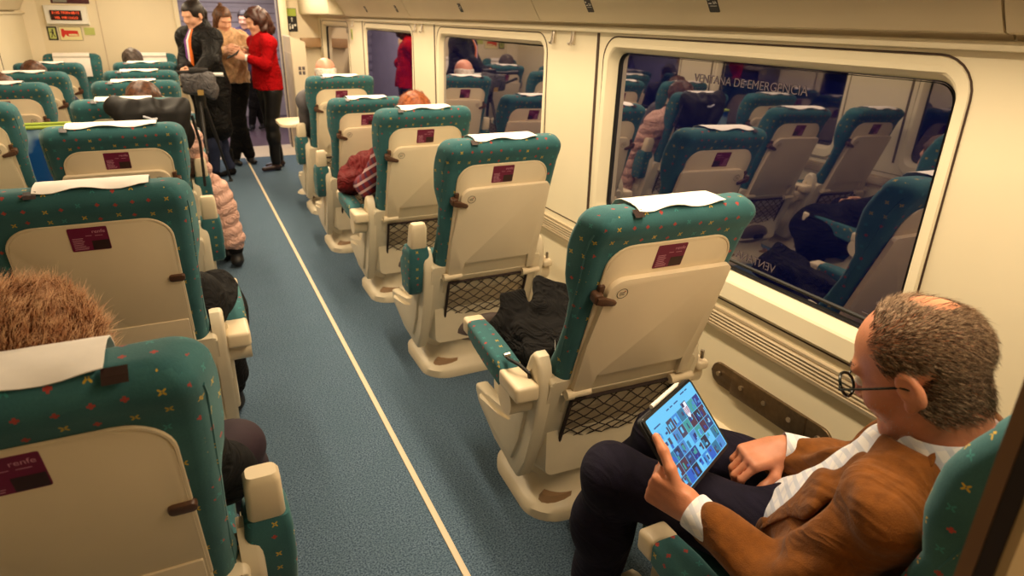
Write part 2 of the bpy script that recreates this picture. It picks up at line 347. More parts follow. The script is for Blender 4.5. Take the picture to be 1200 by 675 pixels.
# ------------------------------------------------------------------ train seats (local origin: floor, centre; the seat looks along +y)
SL = .345; HL = math.hypot(1, SL)
def yb(z): return -.03+SL*(1.03-z)
def bp(x, s, d=0):      # a point on the leaning back plane: s runs down the back, d stands proud of it
    z = 1.03-s/HL; y = -.03+s*SL/HL
    return Vector((x, y-d/HL, z-d*SL/HL))
FRONT = [(.44, .30), (.494, .27), (.65, .177), (.79, .11), (.88, .085), (.953, .10), (1.03, .092), (1.07, .076), (1.143, .035), (1.2, .02)]
def yf(z): return float(np.interp(z, [a for a, _ in FRONT], [b for _, b in FRONT]))
CACHE = {}
def cached(key, fn):
    if key not in CACHE: CACHE[key] = fn()
    return CACHE[key]
def top_ring(z):
    pass
def m_backrest():
    bm = bmesh.new(); secs = []
    ztop = 1.162; r = .048
    zs = list(np.linspace(.46, ztop-r, 26))
    def sec(z, zz, inset):
        b = yb(z) - (.035*max(0, (z-1.06)/.11) if z > 1.06 else 0); f = yf(z)
        w = .262+.012*min(1, max(0, (z-.7)/.4)); w -= .012*max(0, (z-1.08)/.09)
        x0, x1, y0, y1 = -w+inset, w-inset, b+inset*.9, f-inset*.9
        pts = rrect(x0, x1, y0, y1, (.022, .022, .04, .04) if inset < .01 else tuple(max(.008, q-inset*.4) for q in (.03, .03, .04, .04)), 5)
        out = []
        for i, (x, y) in enumerate(pts):
            kx = .885+.115*min(1, max(0, (y-y0)/max(.001, min(.07, y1-y0)))); out.append((x*kx, y, zz))
        # densify the front with a hollow between the bolsters
        a, b_ = 17, 18
        front = []
        for t in np.linspace(0, 1, 14)[1:-1]:
            pass
        return out
    def dens(s, z, inset):
        # insert points along front edge (between index 17 and 18) and the back edge (5 -> 6)
        res = []
        for i, p in enumerate(s):
            res.append(p); q = s[(i+1) % len(s)]
            if i in (5, 17):
                for t in np.linspace(0, 1, 10)[1:-1]:
                    x = p[0]+(q[0]-p[0])*t; y = p[1]+(q[1]-p[1])*t
                    if i == 17: y -= .03*math.sin(PI*t)**.7*(1 if z < 1.0 else .3)
                    res.append((x, y, p[2]))
        return res
    for z in zs: secs.append(dens(sec(z, z, 0), z, 0))
    for a in (15, 30, 45, 60, 75, 86):
        z = ztop-r+r*math.sin(R(a)); ins = r*(1-math.cos(R(a)))
        secs.append(dens(sec(ztop-r+.3*(z-ztop+r), z, ins), z, ins))
    add_loft(bm, secs)
    # piping seam along the bolster edges
    for sx in (-1, 1):
        pts = []
        for z in np.linspace(.5, 1.1, 24):
            w = .262+.012*min(1, max(0, (z-.7)/.4)) - .012*max(0, (z-1.08)/.09)
            pts.append((sx*(w*.932-.001), yb(z)+.028-(.035*max(0, (z-1.06)/.11)), z))
        add_tube(bm, pts, .0028, 6)
    return mesh(bm, FAB, uv=True, angle=60)
def panel_poly(top=-.030, r=.07, wt=.197, wb=.208, bot=.62):
    pts = []
    for a in np.linspace(180, 270, 9): pts.append((-wt+r+r*math.cos(R(a)), top+r+r*math.sin(R(a))))
    for a in np.linspace(270, 360, 9): pts.append((wt-r+r*math.cos(R(a)), top+r+r*math.sin(R(a))))
    pts += [(wb, bot), (-wb, bot)]
    return pts
def m_panel():
    bm = bmesh.new(); add_prism(bm, panel_poly(), bp, -.02, .008, .006); 
    # narrow raised rim
    rim = panel_poly()[0:18]
    add_tube(bm, [bp(-.203, .42, .004)]+[bp(x*1.012, s-.001, .004) for x, s in rim]+[bp(.204, .42, .004)], .004, 6)
    return mesh(bm, CREAM)
def m_lower(side):
    bm = bmesh.new()
    # lower back shell, dished where the net hangs
    poly = rrect(-.268, .268, .47, .965, (.015, .015, .08, .08), 6)
    add_prism(bm, [(x, s) for x, s in poly], bp, -.09, .004, .008)
    # shallow surround of the pocket
    for a, b in (((-.2, .525), (.22, .525)),):
        add_tube(bm, [bp(-.225, .53, .004), bp(.225, .53, .004)], .006, 8)
    # pan under the cushion
    secs = []
    for y, z0, z1, w in ((.20, .175, .40, .235), (.3, .165, .37, .262), (.45, .18, .36, .262), (.6, .215, .35, .258), (.655, .26, .34, .24)):
        secs.append([(x, y, z) for x, z in rrect(-w, w, z0, z1, .03, 4)])
    add_loft(bm, secs)
    # side cheeks
    cheek = [(.135, .55), (.15, .625), (.17, .655), (.2, .66), (.225, .635), (.245, .57), (.285, .47), (.34, .39), (.43, .352), (.56, .330), (.665, .322), (.69, .31), (.69, .285), (.66, .245), (.5, .19), (.36, .16), (.3, .158), (.275, .18), (.235, .27), (.18, .42)]
    low = lambda P: [(y+(.02 if y > .5 else 0), z-.04*min(1, max(0, (.5-z)/.1))) for y, z in P]
    cheek = low(cheek)
    for sx in (-1, 1):
        a0, a1 = (.255, .298) if sx > 0 else (-.255, -.298)
        add_prism(bm, cheek, lambda y, z, d: Vector((d, y, z)), a0, a1, .014, seg=3)
        lip = [(.2, .60), (.235, .53), (.27, .44), (.34, .36), (.45, .322), (.62, .305), (.62, .28), (.5, .25), (.4, .22), (.33, .22), (.27, .33), (.2, .5)]
        lip = low(lip)
        add_prism(bm, lip, lambda y, z, d: Vector((d, y, z)), a1*.99, a1+sx*.012, .01, seg=2)
    return mesh(bm, SHELL)
def m_cushion():
    bm = bmesh.new(); secs = []
    for y, z0, z1, w in ((.265, .38, .44, .225), (.28, .36, .465, .238), (.35, .34, .48, .247), (.55, .33, .49, .25), (.66, .325, .49, .25), (.70, .325, .465, .246), (.72, .34, .43, .225)):
        secs.append([(x, y, z) for x, z in rrect(-w, w, z0, z1, .035, 5)])
    add_loft(bm, secs); return mesh(bm, FAB, uv=True, angle=60)
def m_tray():
    bm = bmesh.new(); r = .05
    poly = []
    for a in np.linspace(180, 270, 8): poly.append((-.178+r+r*math.cos(R(a))-.006, .066+r+r*math.sin(R(a))))
    for a in np.linspace(270, 360, 6): poly.append((.2+.018*math.cos(R(a)), .066+.018+.018*math.sin(R(a))))
    poly += [(.222, .30), (.222, .52), (.19, .52), (.186, .465)]
    for a in np.linspace(0, 80, 4): poly.append((.17+.014*math.cos(R(a)), .448-.014+.014*math.sin(R(a))))
    for a in np.linspace(100, 180, 4): poly.append((-.115+.014*math.cos(R(a)), .448-.014+.014*math.sin(R(a))))
    poly += [(-.133, .465), (-.137, .51), (-.2, .51), (-.2, .3)]
    add_prism(bm, poly, bp, .009, .026, .004)
    return mesh(bm, TRAYM)
def m_tray_plain():
    bm = bmesh.new()
    poly = rrect(-.197, .197, .0, .34, (.03, .03, .01, .01), 4)
    poly = rrect(-.196, .212, .36, .50, (.004, .004, .012, .012), 4)
    add_prism(bm, poly, bp, .004, .0125, .003); return mesh(bm, TRAYM)
def m_hinges(side):
    bm = bmesh.new()
    for x0, x1, s in (((-.215, -.135, .515), (.178, .262, .548))[side],):
        add_tube(bm, [bp(x0, s, .022), bp(x1, s, .022)], .0135, 14)
        add_tube(bm, [bp(x0-.004, s, .022), bp(x0+.02, s, .022)], .017, 14)
    return mesh(bm, CREAM)
def m_pocket():
    bm = bmesh.new(); add_prism(bm, rrect(-.185, .205, .56, .80, .012, 4), bp, -.002, .005, .002); return mesh(bm, pbr('pocket_lining', (188, 168, 136), .6))
def m_net():
    bm = bmesh.new(); fr = [bp(-.185, .558, .014), bp(.205, .558, .014), bp(.205, .805, .014), bp(-.185, .805, .014), bp(-.185, .558, .014)]
    for a, b in zip(fr[:-1], fr[1:]): add_tube(bm, [a, b], .0065, 8)
    x0, x1, s0, s1 = -.185, .205, .56, .803
    def lift(x, s): return .010+.018*math.sin(PI*(x-x0)/(x1-x0))*math.sin(PI*(s-s0)/(s1-s0))
    for sg in (1, -1):
        c = -.6
        while c < 1.2:
            seg = []
            for t in np.linspace(0, 1, 17):
                x = x0+(x1-x0)*t; s = s0+sg*(x-x0)*.72+c
                s += .004*math.sin(x*160)
                if s0 <= s <= s1: seg.append(bp(x, s, lift(x, s)))
            if len(seg) > 1: add_tube(bm, seg, .0022, 5, cap=False)
            c += .046
    return mesh(bm, NET)
def m_card(side):
    bm = bmesh.new(); f = lambda x, y, d=0: bp(x*.94-.006, .014-y*.94, .0088+d) 
    o = -.042
    def q(x0, x1, y0, y1, d, mi):
        vs = [bm.verts.new(f(x, y, d)) for x, y in ((x0, y0), (x1, y0), (x1, y1), (x0, y1))]; bm.faces.new(vs).material_index = mi
    add_prism(bm, rrect(-.05, .05, -.041, .041, .004, 3), lambda x, y, d: f(x, y, d), -.001, .0006)
    q(.004, .048, -.039, -.006, .0009, 1)
    rr = random.Random(4)
    for i in range(8):
        y = .004-i*.0055; q(-.043, -.043+rr.uniform(.024, .038), y, y+.0018, .0012, 2)
    q(-.008, .008, .012, .0135, .0012, 2)
    add_text(bm, 'renfe', .0165, lambda x, y: f(x+.027, y+.026, .0013), 2)
    q(.016, .036, .011, .0125, .0012, 2)
    return mesh(bm, [MAROON, CARDDK, PINKTX], smooth=False)
def m_picto():
    bm = bmesh.new(); cx, cs = -.138, .112
    f = lambda x, y, d: bp(cx+x, cs-y, .0268+d)
    n = 28
    for r0, r1, mi in ((.0155, .0175, 0),):
        a = [bm.verts.new(f(r0*math.cos(2*PI*k/n), r0*math.sin(2*PI*k/n), .0002)) for k in range(n)]; b = [bm.verts.new(f(r1*math.cos(2*PI*k/n), r1*math.sin(2*PI*k/n), .0002)) for k in range(n)]
        for k in range(n): bm.faces.new((a[k], a[(k+1) % n], b[(k+1) % n], b[k])).material_index = mi
    for x0, x1, y0, y1, mi in ((-.009, .007, .002, .0045, 0), (-.009, .007, -.005, -.0025, 0), (.004, .010, .006, .0085, 1)):
        bm.faces.new([bm.verts.new(f(x, y, .0002)) for x, y in ((x0, y0), (x1, y0), (x1, y1), (x0, y1))]).material_index = mi
    return mesh(bm, [INK, REDINK], smooth=False)
def m_latch(kind):
    bm = bmesh.new()
    if kind == 'hook':
        add_prism(bm, rrect(-.224, -.196, .105, .135, .007, 3), bp, .004, .030, .004)
        add_prism(bm, rrect(-.208, -.190, .085, .12, .005, 3), bp, .004, .016, .003)
        add_prism(bm, [(-.216, .112), (-.195, .114), (-.160, .130), (-.152, .136), (-.155, .146), (-.165, .147), (-.200, .136), (-.218, .134)], bp, .026, .036, .003)
    else:
        add_prism(bm, rrect(.165, .21, .175, .20, .010, 4), bp, .004, .016, .004)
    return mesh(bm, BROWN)
def m_cover(drop, front, w=.128, sh=0):
    """paper headrest cover folded over the top"""
    prof = [(yf(1.168-front)+.004, 1.168-front)] if front > .03 else []
    prof += [(.075, 1.115), (.066, 1.142), (.045, 1.163), (.015, 1.171), (-.025, 1.171), (-.05, 1.168), (-.062, 1.162)]
    if drop > .035: prof += [(-.078, 1.148), (-.090, 1.130)]
    if drop > .05: prof += [(-.094, 1.168-drop)]
    if front > .03:
        prof = [(yf(z)+.006, z) for z in np.linspace(1.168-front, 1.12, 6)]+prof[2:]
    prof = [(y-(.007 if y < -.06 else 0), z-(.004 if z > 1.1 else 0)) for y, z in prof]
    bm = bmesh.new(); N = 13; rows = []
    rr = random.Random(int(drop*1000)+3); ph = rr.random()*6
    for i in range(N):
        x = sh-w+2*w*i/(N-1); wob = .0018*math.sin(i*1.3+ph)
        rows.append([bm.verts.new((x, y+(.0 if j < len(prof)-2 else wob), z+.0022+abs(wob)*.4+(.006*math.sin(i*.9+ph) if j == len(prof)-1 else 0))) for j, (y, z) in enumerate(prof)])
    fs = []
    for a, b in zip(rows[:-1], rows[1:]):
        for j in range(len(prof)-1): fs.append(bm.faces.new((a[j], a[j+1], b[j+1], b[j])))
    bmesh.ops.recalc_face_normals(bm, faces=fs)
    bmesh.ops.solidify(bm, geom=fs, thickness=-.0016)
    return mesh(bm, PAPER, angle=50)
def m_velcro(x0, wd):
    bm = bmesh.new(); P = [(-.058, 1.160), (-.070, 1.153), (-.080, 1.145)]
    for _ in (0,):
        a = [bm.verts.new((x0, y-.004, z+.003)) for y, z in P]; b = [bm.verts.new((x0+wd, y-.004, z+.003)) for y, z in P]
        for j in range(2): bm.faces.new((a[j], b[j], b[j+1], a[j+1]))
    return mesh(bm, pbr('fastener_brown', (44, 26, 24), .35), smooth=False)
def m_arm(kind, mi):
    """kind down or up; mi = 0 cream hub, 1 green pad, 2 cream tip"""
    bm = bmesh.new(); X = -.335
    if kind == 'down':
        if mi == 0:
            add_tube(bm, [(X-.038, .235, .49), (X+.045, .235, .49)], .052, 20)
            add_box(bm, (X-.04, .14, .52), (X+.04, .285, .575), .012, seg=3)
        elif mi == 1:
            secs = []
            for y, z0, z1, w in ((.27, .515, .575, .034), (.29, .505, .588, .040), (.4, .515, .598, .041), (.52, .53, .606, .040), (.585, .54, .606, .036)):
                secs.append([(X+x, y, z) for x, z in rrect(-w, w, z0, z1, .016, 4)])
            add_loft(bm, secs)
        else: add_box(bm, (X-.037, .583, .545), (X+.037, .64, .603), .012, seg=3)
    else:
        # raised: the same arm turned up against the backrest
        X = -.314
        def fr(t, d): return (.235-SL*t*.55+d, .44+t)     # t up along the arm, d towards the front
        if mi == 0:
            add_tube(bm, [(X-.038, .235, .49), (X+.045, .235, .49)], .05, 20)
        elif mi == 1:
            secs = []
            for t, d0, d1, w in ((.0, -.03, .06, .036), (.02, -.05, .075, .044), (.12, -.055, .08, .048), (.2, -.05, .07, .047), (.232, -.04, .055, .042), (.24, -.02, .03, .034)):
                y, z = fr(t, 0); secs.append([(X+x, y+d, z) for x, d in rrect(-w, w, d0, d1, .016, 4)])
            add_loft(bm, secs)
        else:
            secs = []
            for t, d0, d1, w in ((.225, -.035, .025, .032), (.24, -.04, .03, .036), (.33, -.04, .02, .034), (.345, -.03, .012, .028)):
                y, z = fr(t, 0); secs.append([(X+x, y+d, z) for x, d in rrect(-w, w, d0, d1, .012, 4)])
            add_loft(bm, secs)
    return mesh(bm, FAB if mi == 1 else CREAM, uv=(mi == 1), angle=50)
def m_arm_wall(mi):
    bm = bmesh.new(); X = .322
    if mi == 0:
        add_tube(bm, [(X-.024, .22, .47), (X+.024, .22, .47)], .05, 20); add_box(bm, (X-.024, .14, .50), (X+.024, .62, .535), .012, seg=3)
    else:
        add_tube(bm, [(X-.005, .15, .545), (X-.005, .15, .575)], .007, 10)
    return mesh(bm, CREAM if mi == 0 else METAL)
def m_pedestal():
    bm = bmesh.new(); secs = []
    for z, w, l, cy, r in ((0, .285, .22, .38, .12), (.035, .285, .22, .38, .12), (.05, .27, .205, .38, .115), (.062, .235, .175, .38, .10), (.09, .205, .155, .375, .09), (.14, .19, .145, .37, .08), (.21, .188, .14, .365, .08)):
        secs.append([(x, cy+y, z) for x, y in rrect(-w, w, -l, l, r, 8)])
    add_loft(bm, secs); return mesh(bm, SHELL, angle=50)
def m_feet(sx, y0):
    bm = bmesh.new()
    for sx in (sx,):
        for y0 in (y0,):
            o = [(sx*(.17+.085*math.cos(R(a))*(.9)), y0+.035+.045*math.sin(R(a)), 0) for a in range(0, 360, 24)]
            a = [bm.verts.new((x, y, .045)) for x, y, _ in o]; b = [bm.verts.new(((x-sx*.17)*.82+sx*.16, (y-y0-.035)*.7+y0+.035, .074)) for x, y, _ in o]
            n = len(o)
            for i in range(n): bm.faces.new((a[i], a[(i+1) % n], b[(i+1) % n], b[i]))
            bm.faces.new(b)
    return mesh(bm, pbr('foot_cover', (150, 118, 86), .5), angle=50)
def m_footrest(mi):
    bm = bmesh.new()
    if mi == 0:
        secs = []
        for d, k in ((-.002, 1.0), (.03, .98), (.05, .86), (.058, .6)):
            secs.append([bp(.02+.17*k*math.cos(a), .862+.088*k*math.sin(a)*(1 if math.sin(a) < 0 else .8), d) for a in np.linspace(0, 2*PI, 33)[:-1]])
        add_loft(bm, secs)
    else: add_box(bm, (-.045, -.02, -.012), (.045, .0, .022), .006, mat=Matrix.Translation(bp(.07, .868, .052)))
    return mesh(bm, pbr('footrest_grey', (104, 90, 86), .4) if mi == 0 else DARK, angle=50)
def m_slot(mi):
    bm = bmesh.new()
    if mi == 0: add_prism(bm, rrect(-.075, -.01, .872, .93, .006, 3), bp, .002, .0065, .002)
    else: add_prism(bm, rrect(-.058, -.028, .886, .904, .004, 3), bp, .005, .014, .003)
    return mesh(bm, BROWN if mi == 0 else CREAM)
def mirror(me):
    m2 = me.copy(); co = np.empty(len(m2.vertices)*3); m2.vertices.foreach_get('co', co); co = co.reshape(-1, 3); co[:, 0] *= -1
    m2.vertices.foreach_set('co', co.ravel()); m2.flip_normals(); m2.update(); return m2
def part(name, key, fn, parent, mir, nomir=False):
    k = key+('M' if mir and not nomir else '')
    if k not in CACHE:
        base = cached(key, fn); CACHE[k] = mirror(base) if (mir and not nomir) else base
    return link(name, CACHE[k], parent)
def make_seat(x, y, label, group, mir=False, arm='down', tray='step', cover=(.03, 0, .135, -.008), foot='oval', rz=0, name='train_seat'):
    t = empty(name, (x, y, 0), rz, label, 'train seat', group)
    part('backrest', 'backrest', m_backrest, t, mir)
    p = part('back_panel', 'panel', m_panel, t, mir)
    part('card_sticker', 'card', lambda: m_card(0), p, mir, True)
    tag(p.children[0] if p.children else p, None)
    if tray == 'step':
        tr = part('tray_table', 'tray', m_tray, t, mir); part('pictogram_sticker', 'picto', m_picto, tr, mir, False)
        part('tray_latch', 'latch_hook', lambda: m_latch('hook'), tr, mir)
        part('hinge', 'hinge0', lambda: m_hinges(0), tr, mir); part('hinge', 'hinge1', lambda: m_hinges(1), tr, mir)
    else:
        tr = part('tray_table', 'tray_plain', m_tray_plain, t, mir)
        part('tray_latch', 'latch_tab', lambda: m_latch('tab'), tr, False)
    part('seat_shell', 'lower', lambda: m_lower(0), t, mir)
    part('seat_cushion', 'cushion', m_cushion, t, mir)
    pk = part('magazine_pocket', 'pocket', m_pocket, t, mir); part('net', 'net', m_net, pk, mir)
    a = part('armrest', 'arm0'+arm, lambda: m_arm(arm, 0), t, mir)
    part('armrest_pad', 'arm1'+arm, lambda: m_arm(arm, 1), a, mir); part('armrest_tip', 'arm2'+arm, lambda: m_arm(arm, 2), a, mir)
    w = part('armrest', 'armw', lambda: m_arm_wall(0), t, mir); part('armrest_button', 'armb', lambda: m_arm_wall(1), w, mir)
    pd = part('pedestal', 'pedestal', m_pedestal, t, mir); [part('foot_cover', 'feet%d%g' % (a_, b_), lambda a_=a_, b_=b_: m_feet(a_, b_), pd, mir) for a_ in (-1, 1) for b_ in (.2, .5)]
    if foot == 'oval':
        f = part('footrest', 'foot0', lambda: m_footrest(0), t, mir); part('footrest_handle', 'foot1', lambda: m_footrest(1), f, mir)
    else:
        f = part('buckle_slot', 'slot0', lambda: m_slot(0), t, mir); part('buckle', 'slot1', lambda: m_slot(1), f, mir)
    h = part('headrest_cover', 'cover%s' % (cover,), lambda: m_cover(*cover), t, mir, True)
    if cover[1] < .03:
        c_ = tuple(cover)+(0,)*(4-len(cover)); vx, vw = (-c_[2]+c_[3]-.018, .028) if cover[0] == .03 else (c_[2]+c_[3]-.004, .032)
        part('fastener_tab', 'velcro%g' % vx, lambda: m_velcro(vx, vw), h, mir, True)
    return t
# ------------------------------------------------------------------ the carriage
XR, XL, YE = 1.66, -1.42, 9.15
def struct(o): o['kind'] = 'structure'; return o
struct(bbox('floor', (XL-.1, -1.3, -.05), (XR+.1, 8.46, 0), CARPET))
VEST = pbr('vestibule_floor', (92, 76, 86), .3, noise=.2, nscale=12)
struct(bbox('floor_vestibule', (-.4, 9.2, -.05), (2.0, 12.2, -.005), VEST))
struct(bbox('trim_threshold', (XL-.1, 8.461, -.05), (XR+.1, 9.199, .004), pbr('threshold_beige', (186, 172, 148), .5), bev=.004))
bm = bmesh.new(); add_prism(bm, rrect(-.011, .011, 0, .005, .002, 2), lambda x, z, d: Vector((x+(.572 if d < 3 else .555), d, z)), -1.0, 8.459)
struct(obj('trim_floor_strip', bm, pbr('floor_strip', (214, 196, 166), .5)))
CEILM = pbr('ceiling_cream', (232, 222, 200), .6)
struct(bbox('ceiling', (XL-.1, -1.3, 2.15), (XR+.1, 9.25, 2.2), CEILM))
WIN_R = [(1.03, 2.48), (3.11, 4.62), (5.29, 6.72), (7.51, 8.86)]
GZ0, GZ1 = .80, 1.475
def rr3(y0, y1, z0, z1, r, x, seg=7): return [(x, y, z) for y, z in rrect(y0, y1, z0, z1, r, seg)]
def wall(name, X, sgn, wins, y0, y1):
    """a flat wall with rounded window openings, thickness outwards"""
    bm = bmesh.new(); ys = [y0]
    for a, b in wins: ys += [a-.026, b+.026]
    ys.append(y1); T = X+sgn*.09
    lo, hi = min(X, T), max(X, T); Z0, Z1 = GZ0-.05, GZ1+.024
    for i in range(0, len(ys), 2): add_box(bm, (lo, ys[i], 0), (hi, ys[i+1], 2.15))
    for a, b in wins:
        add_box(bm, (lo, a-.026, 0), (hi, b+.026, Z0)); add_box(bm, (lo, a-.026, Z1), (hi, b+.026, 2.15))
    return struct(obj(name, bm, WALLM, smooth=False))
wall('wall_right', XR, 1, WIN_R, -1.3, 9.15)
WIN_L = [(-.4, 1.05), (1.7, 3.15), (3.85, 5.3), (5.95, 7.4)]
wall('wall_left', XL, -1, WIN_L, -1.3, 9.15)
def window(n, X, sgn, a, b, text=False, kk=0):
    """moulded frame swept from the wall to the recessed glass; tilted a touch like the carriage side"""
    bm = bmesh.new(); Xf = X-sgn*.012
    def tl(x, z): return x+sgn*.019*(z-1.15)
    rings = [(a-.058, b+.058, GZ0-.118, GZ1+.062, .095, X+sgn*.03), (a-.058, b+.058, GZ0-.118, GZ1+.062, .095, X-sgn*.004), (a-.054, b+.054, GZ0-.114, GZ1+.058, .092, X-sgn*.009),
             (a-.030, b+.030, GZ0-.055, GZ1+.030, .075, X-sgn*.006), (a-.024, b+.024, GZ0-.048, GZ1+.022, .07, X-sgn*.001), (a-.002, b+.002, GZ0-.026, GZ1+.001, .055, X+sgn*.040)]
    secs = []
    for y0, y1, z0, z1, r, x in rings: secs.append([(tl(x, z), y, z) for _, y, z in rr3(y0, y1, z0, z1, r, x)])
    add_loft(bm, secs, cap=(False, False))
    f = struct(obj('window_%d' % n, bm, FRAMEM, angle=24))
    bm = bmesh.new(); pp = [(X-sgn*.001, y, z) for _, y, z in rr3(a-.060, b+.060, GZ0-.12, GZ1+.064, .097, 0)]; add_tube(bm, pp+pp[:1], .0028, 6, cap=False); struct(obj('frame_joint', bm, GROOVE, f))
    bm = bmesh.new(); secs = []
    for d, x in ((.003, .034), (.003, .044), (.012, .048), (.02, .042), (.024, .047)):
        i = d; zz = 1.6 if True else 1
        secs.append([(tl(X+sgn*x, z), y, z) for _, y, z in rr3(a-.002+i*.5, b+.002-i*.5, GZ0-.026+i*1.6, GZ1-i*.25, .052, 0)])
    add_loft(bm, secs, cap=(False, False)); g = struct(obj('window_gasket', bm, RUBBER, f, angle=60))
    bm = bmesh.new()
    va = [bm.verts.new((tl(X+sgn*.046, z)+kk*(y-(a+b)/2), y, z)) for _, y, z in rr3(a-.001, b+.001, GZ0-.025, GZ1, .052, 0)]
    vb = [bm.verts.new((v.co.x+sgn*.012, v.co.y, v.co.z)) for v in va]
    bm.faces.new(va); bm.faces.new(vb[::-1])
    for i in range(len(va)): bm.faces.new((va[i], va[(i+1) % len(va)], vb[(i+1) % len(va)], vb[i]))
    g = struct(obj('window_pane', bm, GLASSN, f, smooth=False))
    ETCH = pbr('etched_letters', (96, 84, 90), .7)
    if text:
        bm = bmesh.new(); xx = X+sgn*.0445
        # the notice faces inwards at the top and shows reversed at the bottom edge
        add_text(bm, 'VENTANA DE EMERGENCIA', .040, lambda u, v: (tl(xx, 1.4+v), 1.74-u*1.05, 1.41+v))
        add_text(bm, 'VENTANA', .040, lambda u, v: (tl(xx, .85+v), 1.565+u, .835+v))
        for k, (w, h, z) in enumerate(((.012, .008, .862), (.010, .006, .85), (.008, .008, .838))):
            bm.faces.new([bm.verts.new((tl(xx, z), 1.10-dy, z+dz)) for dy, dz in ((0, 0), (w, 0), (w, h), (0, h))])
        bm.faces.new([bm.verts.new((tl(xx, .82), 1.135-dy, .822+dz)) for dy, dz in ((0, 0), (.06, 0), (.06, .004), (0, .004))])
        o = struct(obj('window_lettering', bm, ETCH, f, smooth=False))
    return f
for i, (a, b) in enumerate(WIN_R): window(i+1, XR, 1, a, b, text=(i == 0), kk=(0, -.03, -.055, 0)[i])
for i, (a, b) in enumerate(WIN_L): window(i+5, XL, -1, a, b)
# slim dark joints and moulding lines on the walls
def strip(name, lo, hi, m, bev=0): return struct(bbox(name, lo, hi, m, bev=bev))
k = 0
for X, s in ((XR, -1), (XL, 1)):
    def sx(a, b): return (min(X+s*a, X+s*b), max(X+s*a, X+s*b))
    wins = WIN_R if s < 0 else WIN_L
    for (a, b) in wins:
        for y in (b+.10,):
            x0, x1 = sx(0, .003); strip('trim_joint', (x0, y, .75), (x1, y+.018, 1.55), GROOVE)
    for z, d, h, m in ((1.552, .02, .022, WALLM),):
        x0, x1 = sx(0, d); strip('trim_top_ledge', (x0, -1.3, z), (x1, 9.1, z+h), m, bev=.004)
    x0, x1 = sx(0, .0015); strip('trim_sill_joint', (x0, -1.3, .664), (x1, 9.1, .669), GROOVE)
    # ribbed rail
    bm = bmesh.new(); prof = [(0, .552), (.018, .555), (.020, .568), (.010, .570)]
    for q in range(4):
        z = .572+q*.0125; prof += [(.008, z), (.016, z+.002), (.018, z+.0065), (.016, z+.010), (.008, z+.0115)]
    prof += [(.012, .626), (.012, .634), (0, .636)]
    add_loft(bm, [[(X+s*px, y, pz) for px, pz in prof] for y in (-1.3, 9.1)], cap=(True, True))
    struct(obj('trim_rail', bm, pbr('rail_aluminium', (200, 184, 156), .35, metal=.4), angle=25))
    # heating duct at the foot of the wall
    bm = bmesh.new(); prof = [(0, 0), (.085, 0), (.09, .02), (.09, .13), (.075, .16), (.02, .19), (0, .19)]
    add_loft(bm, [[(X+s*px, y, pz) for px, pz in prof] for y in (-1.3, 9.1)]); struct(obj('baseboard_'+('right' if s < 0 else 'left'), bm, SHELL, angle=30))
    # overhead rack
    bm = bmesh.new(); prof = [(0, 1.575), (.012, 1.588), (.035, 1.588), (.05, 1.592), (.075, 1.63), (.115, 1.70), (.18, 1.775), (.27, 1.84), (.36, 1.87), (.37, 1.885), (.36, 1.90), (0, 1.93)]
    ye = 7.3 if s < 0 else 8.6
    segs = [(-1.3, .905), (.912, 3.035), (3.042, 5.1), (5.107, ye)] if s < 0 else [(-1.3, 2.9), (2.907, 5.4), (5.407, ye)]
    for a, b in segs: add_loft(bm, [[(X+s*px, y, pz) for px, pz in prof] for y in (a, b)])
    struct(obj('trim_rack_'+('right' if s < 0 else 'left'), bm, RACKM, angle=28))
# flat bulkhead box past the end of the rack
struct(bbox('trim_bulkhead', (1.43, 7.31, 1.60), (XR, 9.149, 1.93), WALLM, bev=.03))
struct(bbox('wall_behind', (XL-.1, -1.35, 0), (XR+.1, -1.3, 2.2), WALLM))
# near pillar between camera and seat: a partition post
bm = bmesh.new(); add_box(bm, (.575, .223, 0), (.62, .236, 2.15)); p = struct(obj('trim_partition_post', bm, pbr('post_beige', (128, 92, 62), .5)))
bbox('post_rubber', (.5755, .2085, 0), (.62, .2225, 2.15), pbr('post_dark', (40, 24, 18), .6), p)
bbox('partition_panel', (.5765, .2, 0), (.90, .208, 2.15), pbr('partition_tan', (186, 156, 112), .5), p)
# end wall with the doorway
bm = bmesh.new(); add_box(bm, (XL-.1, YE, 0), (.05, YE+.06, 2.15)); add_box(bm, (.05, YE, 2.02), (1.17, YE+.06, 2.15)); struct(obj('wall_end', bm, ENDM, smooth=False))
struct(bbox('trim_doorpost_right', (1.178, 8.98, 0), (1.27, 9.3, 2.15), FRAMEM, bev=.006))
struct(bbox('trim_doorpost_edge', (1.164, 8.99, 0), (1.1775, 9.03, 2.1), GREYP))
struct(bbox('trim_doorpost_left', (.035, YE-.02, 0), (.085, YE+.2, 2.15), FRAMEM, bev=.006))
struct(bbox('trim_wall_joint', (-.735, YE-.003, 0), (-.728, YE, 2.15), pbr('joint_tan', (196, 176, 146), .6)))
struct(bbox('wall_end_right', (1.271, 9.15, 0), (XR+.1, 9.21, 2.15), ENDM))
struct(bbox('trim_end_beam', (1.42, 9.05, 1.22), (XR, 9.149, 1.33), pbr('beam_brown', (168, 134, 96), .5), bev=.005))
# corner fillet on the left
bm = bmesh.new(); add_loft(bm, [[(XL, YE-.12, z), (XL+.04, YE-.05, z), (XL+.12, YE, z), (XL, YE, z)] for z in (0, 2.15)]); struct(obj('trim_corner_left', bm, ENDM, angle=50))
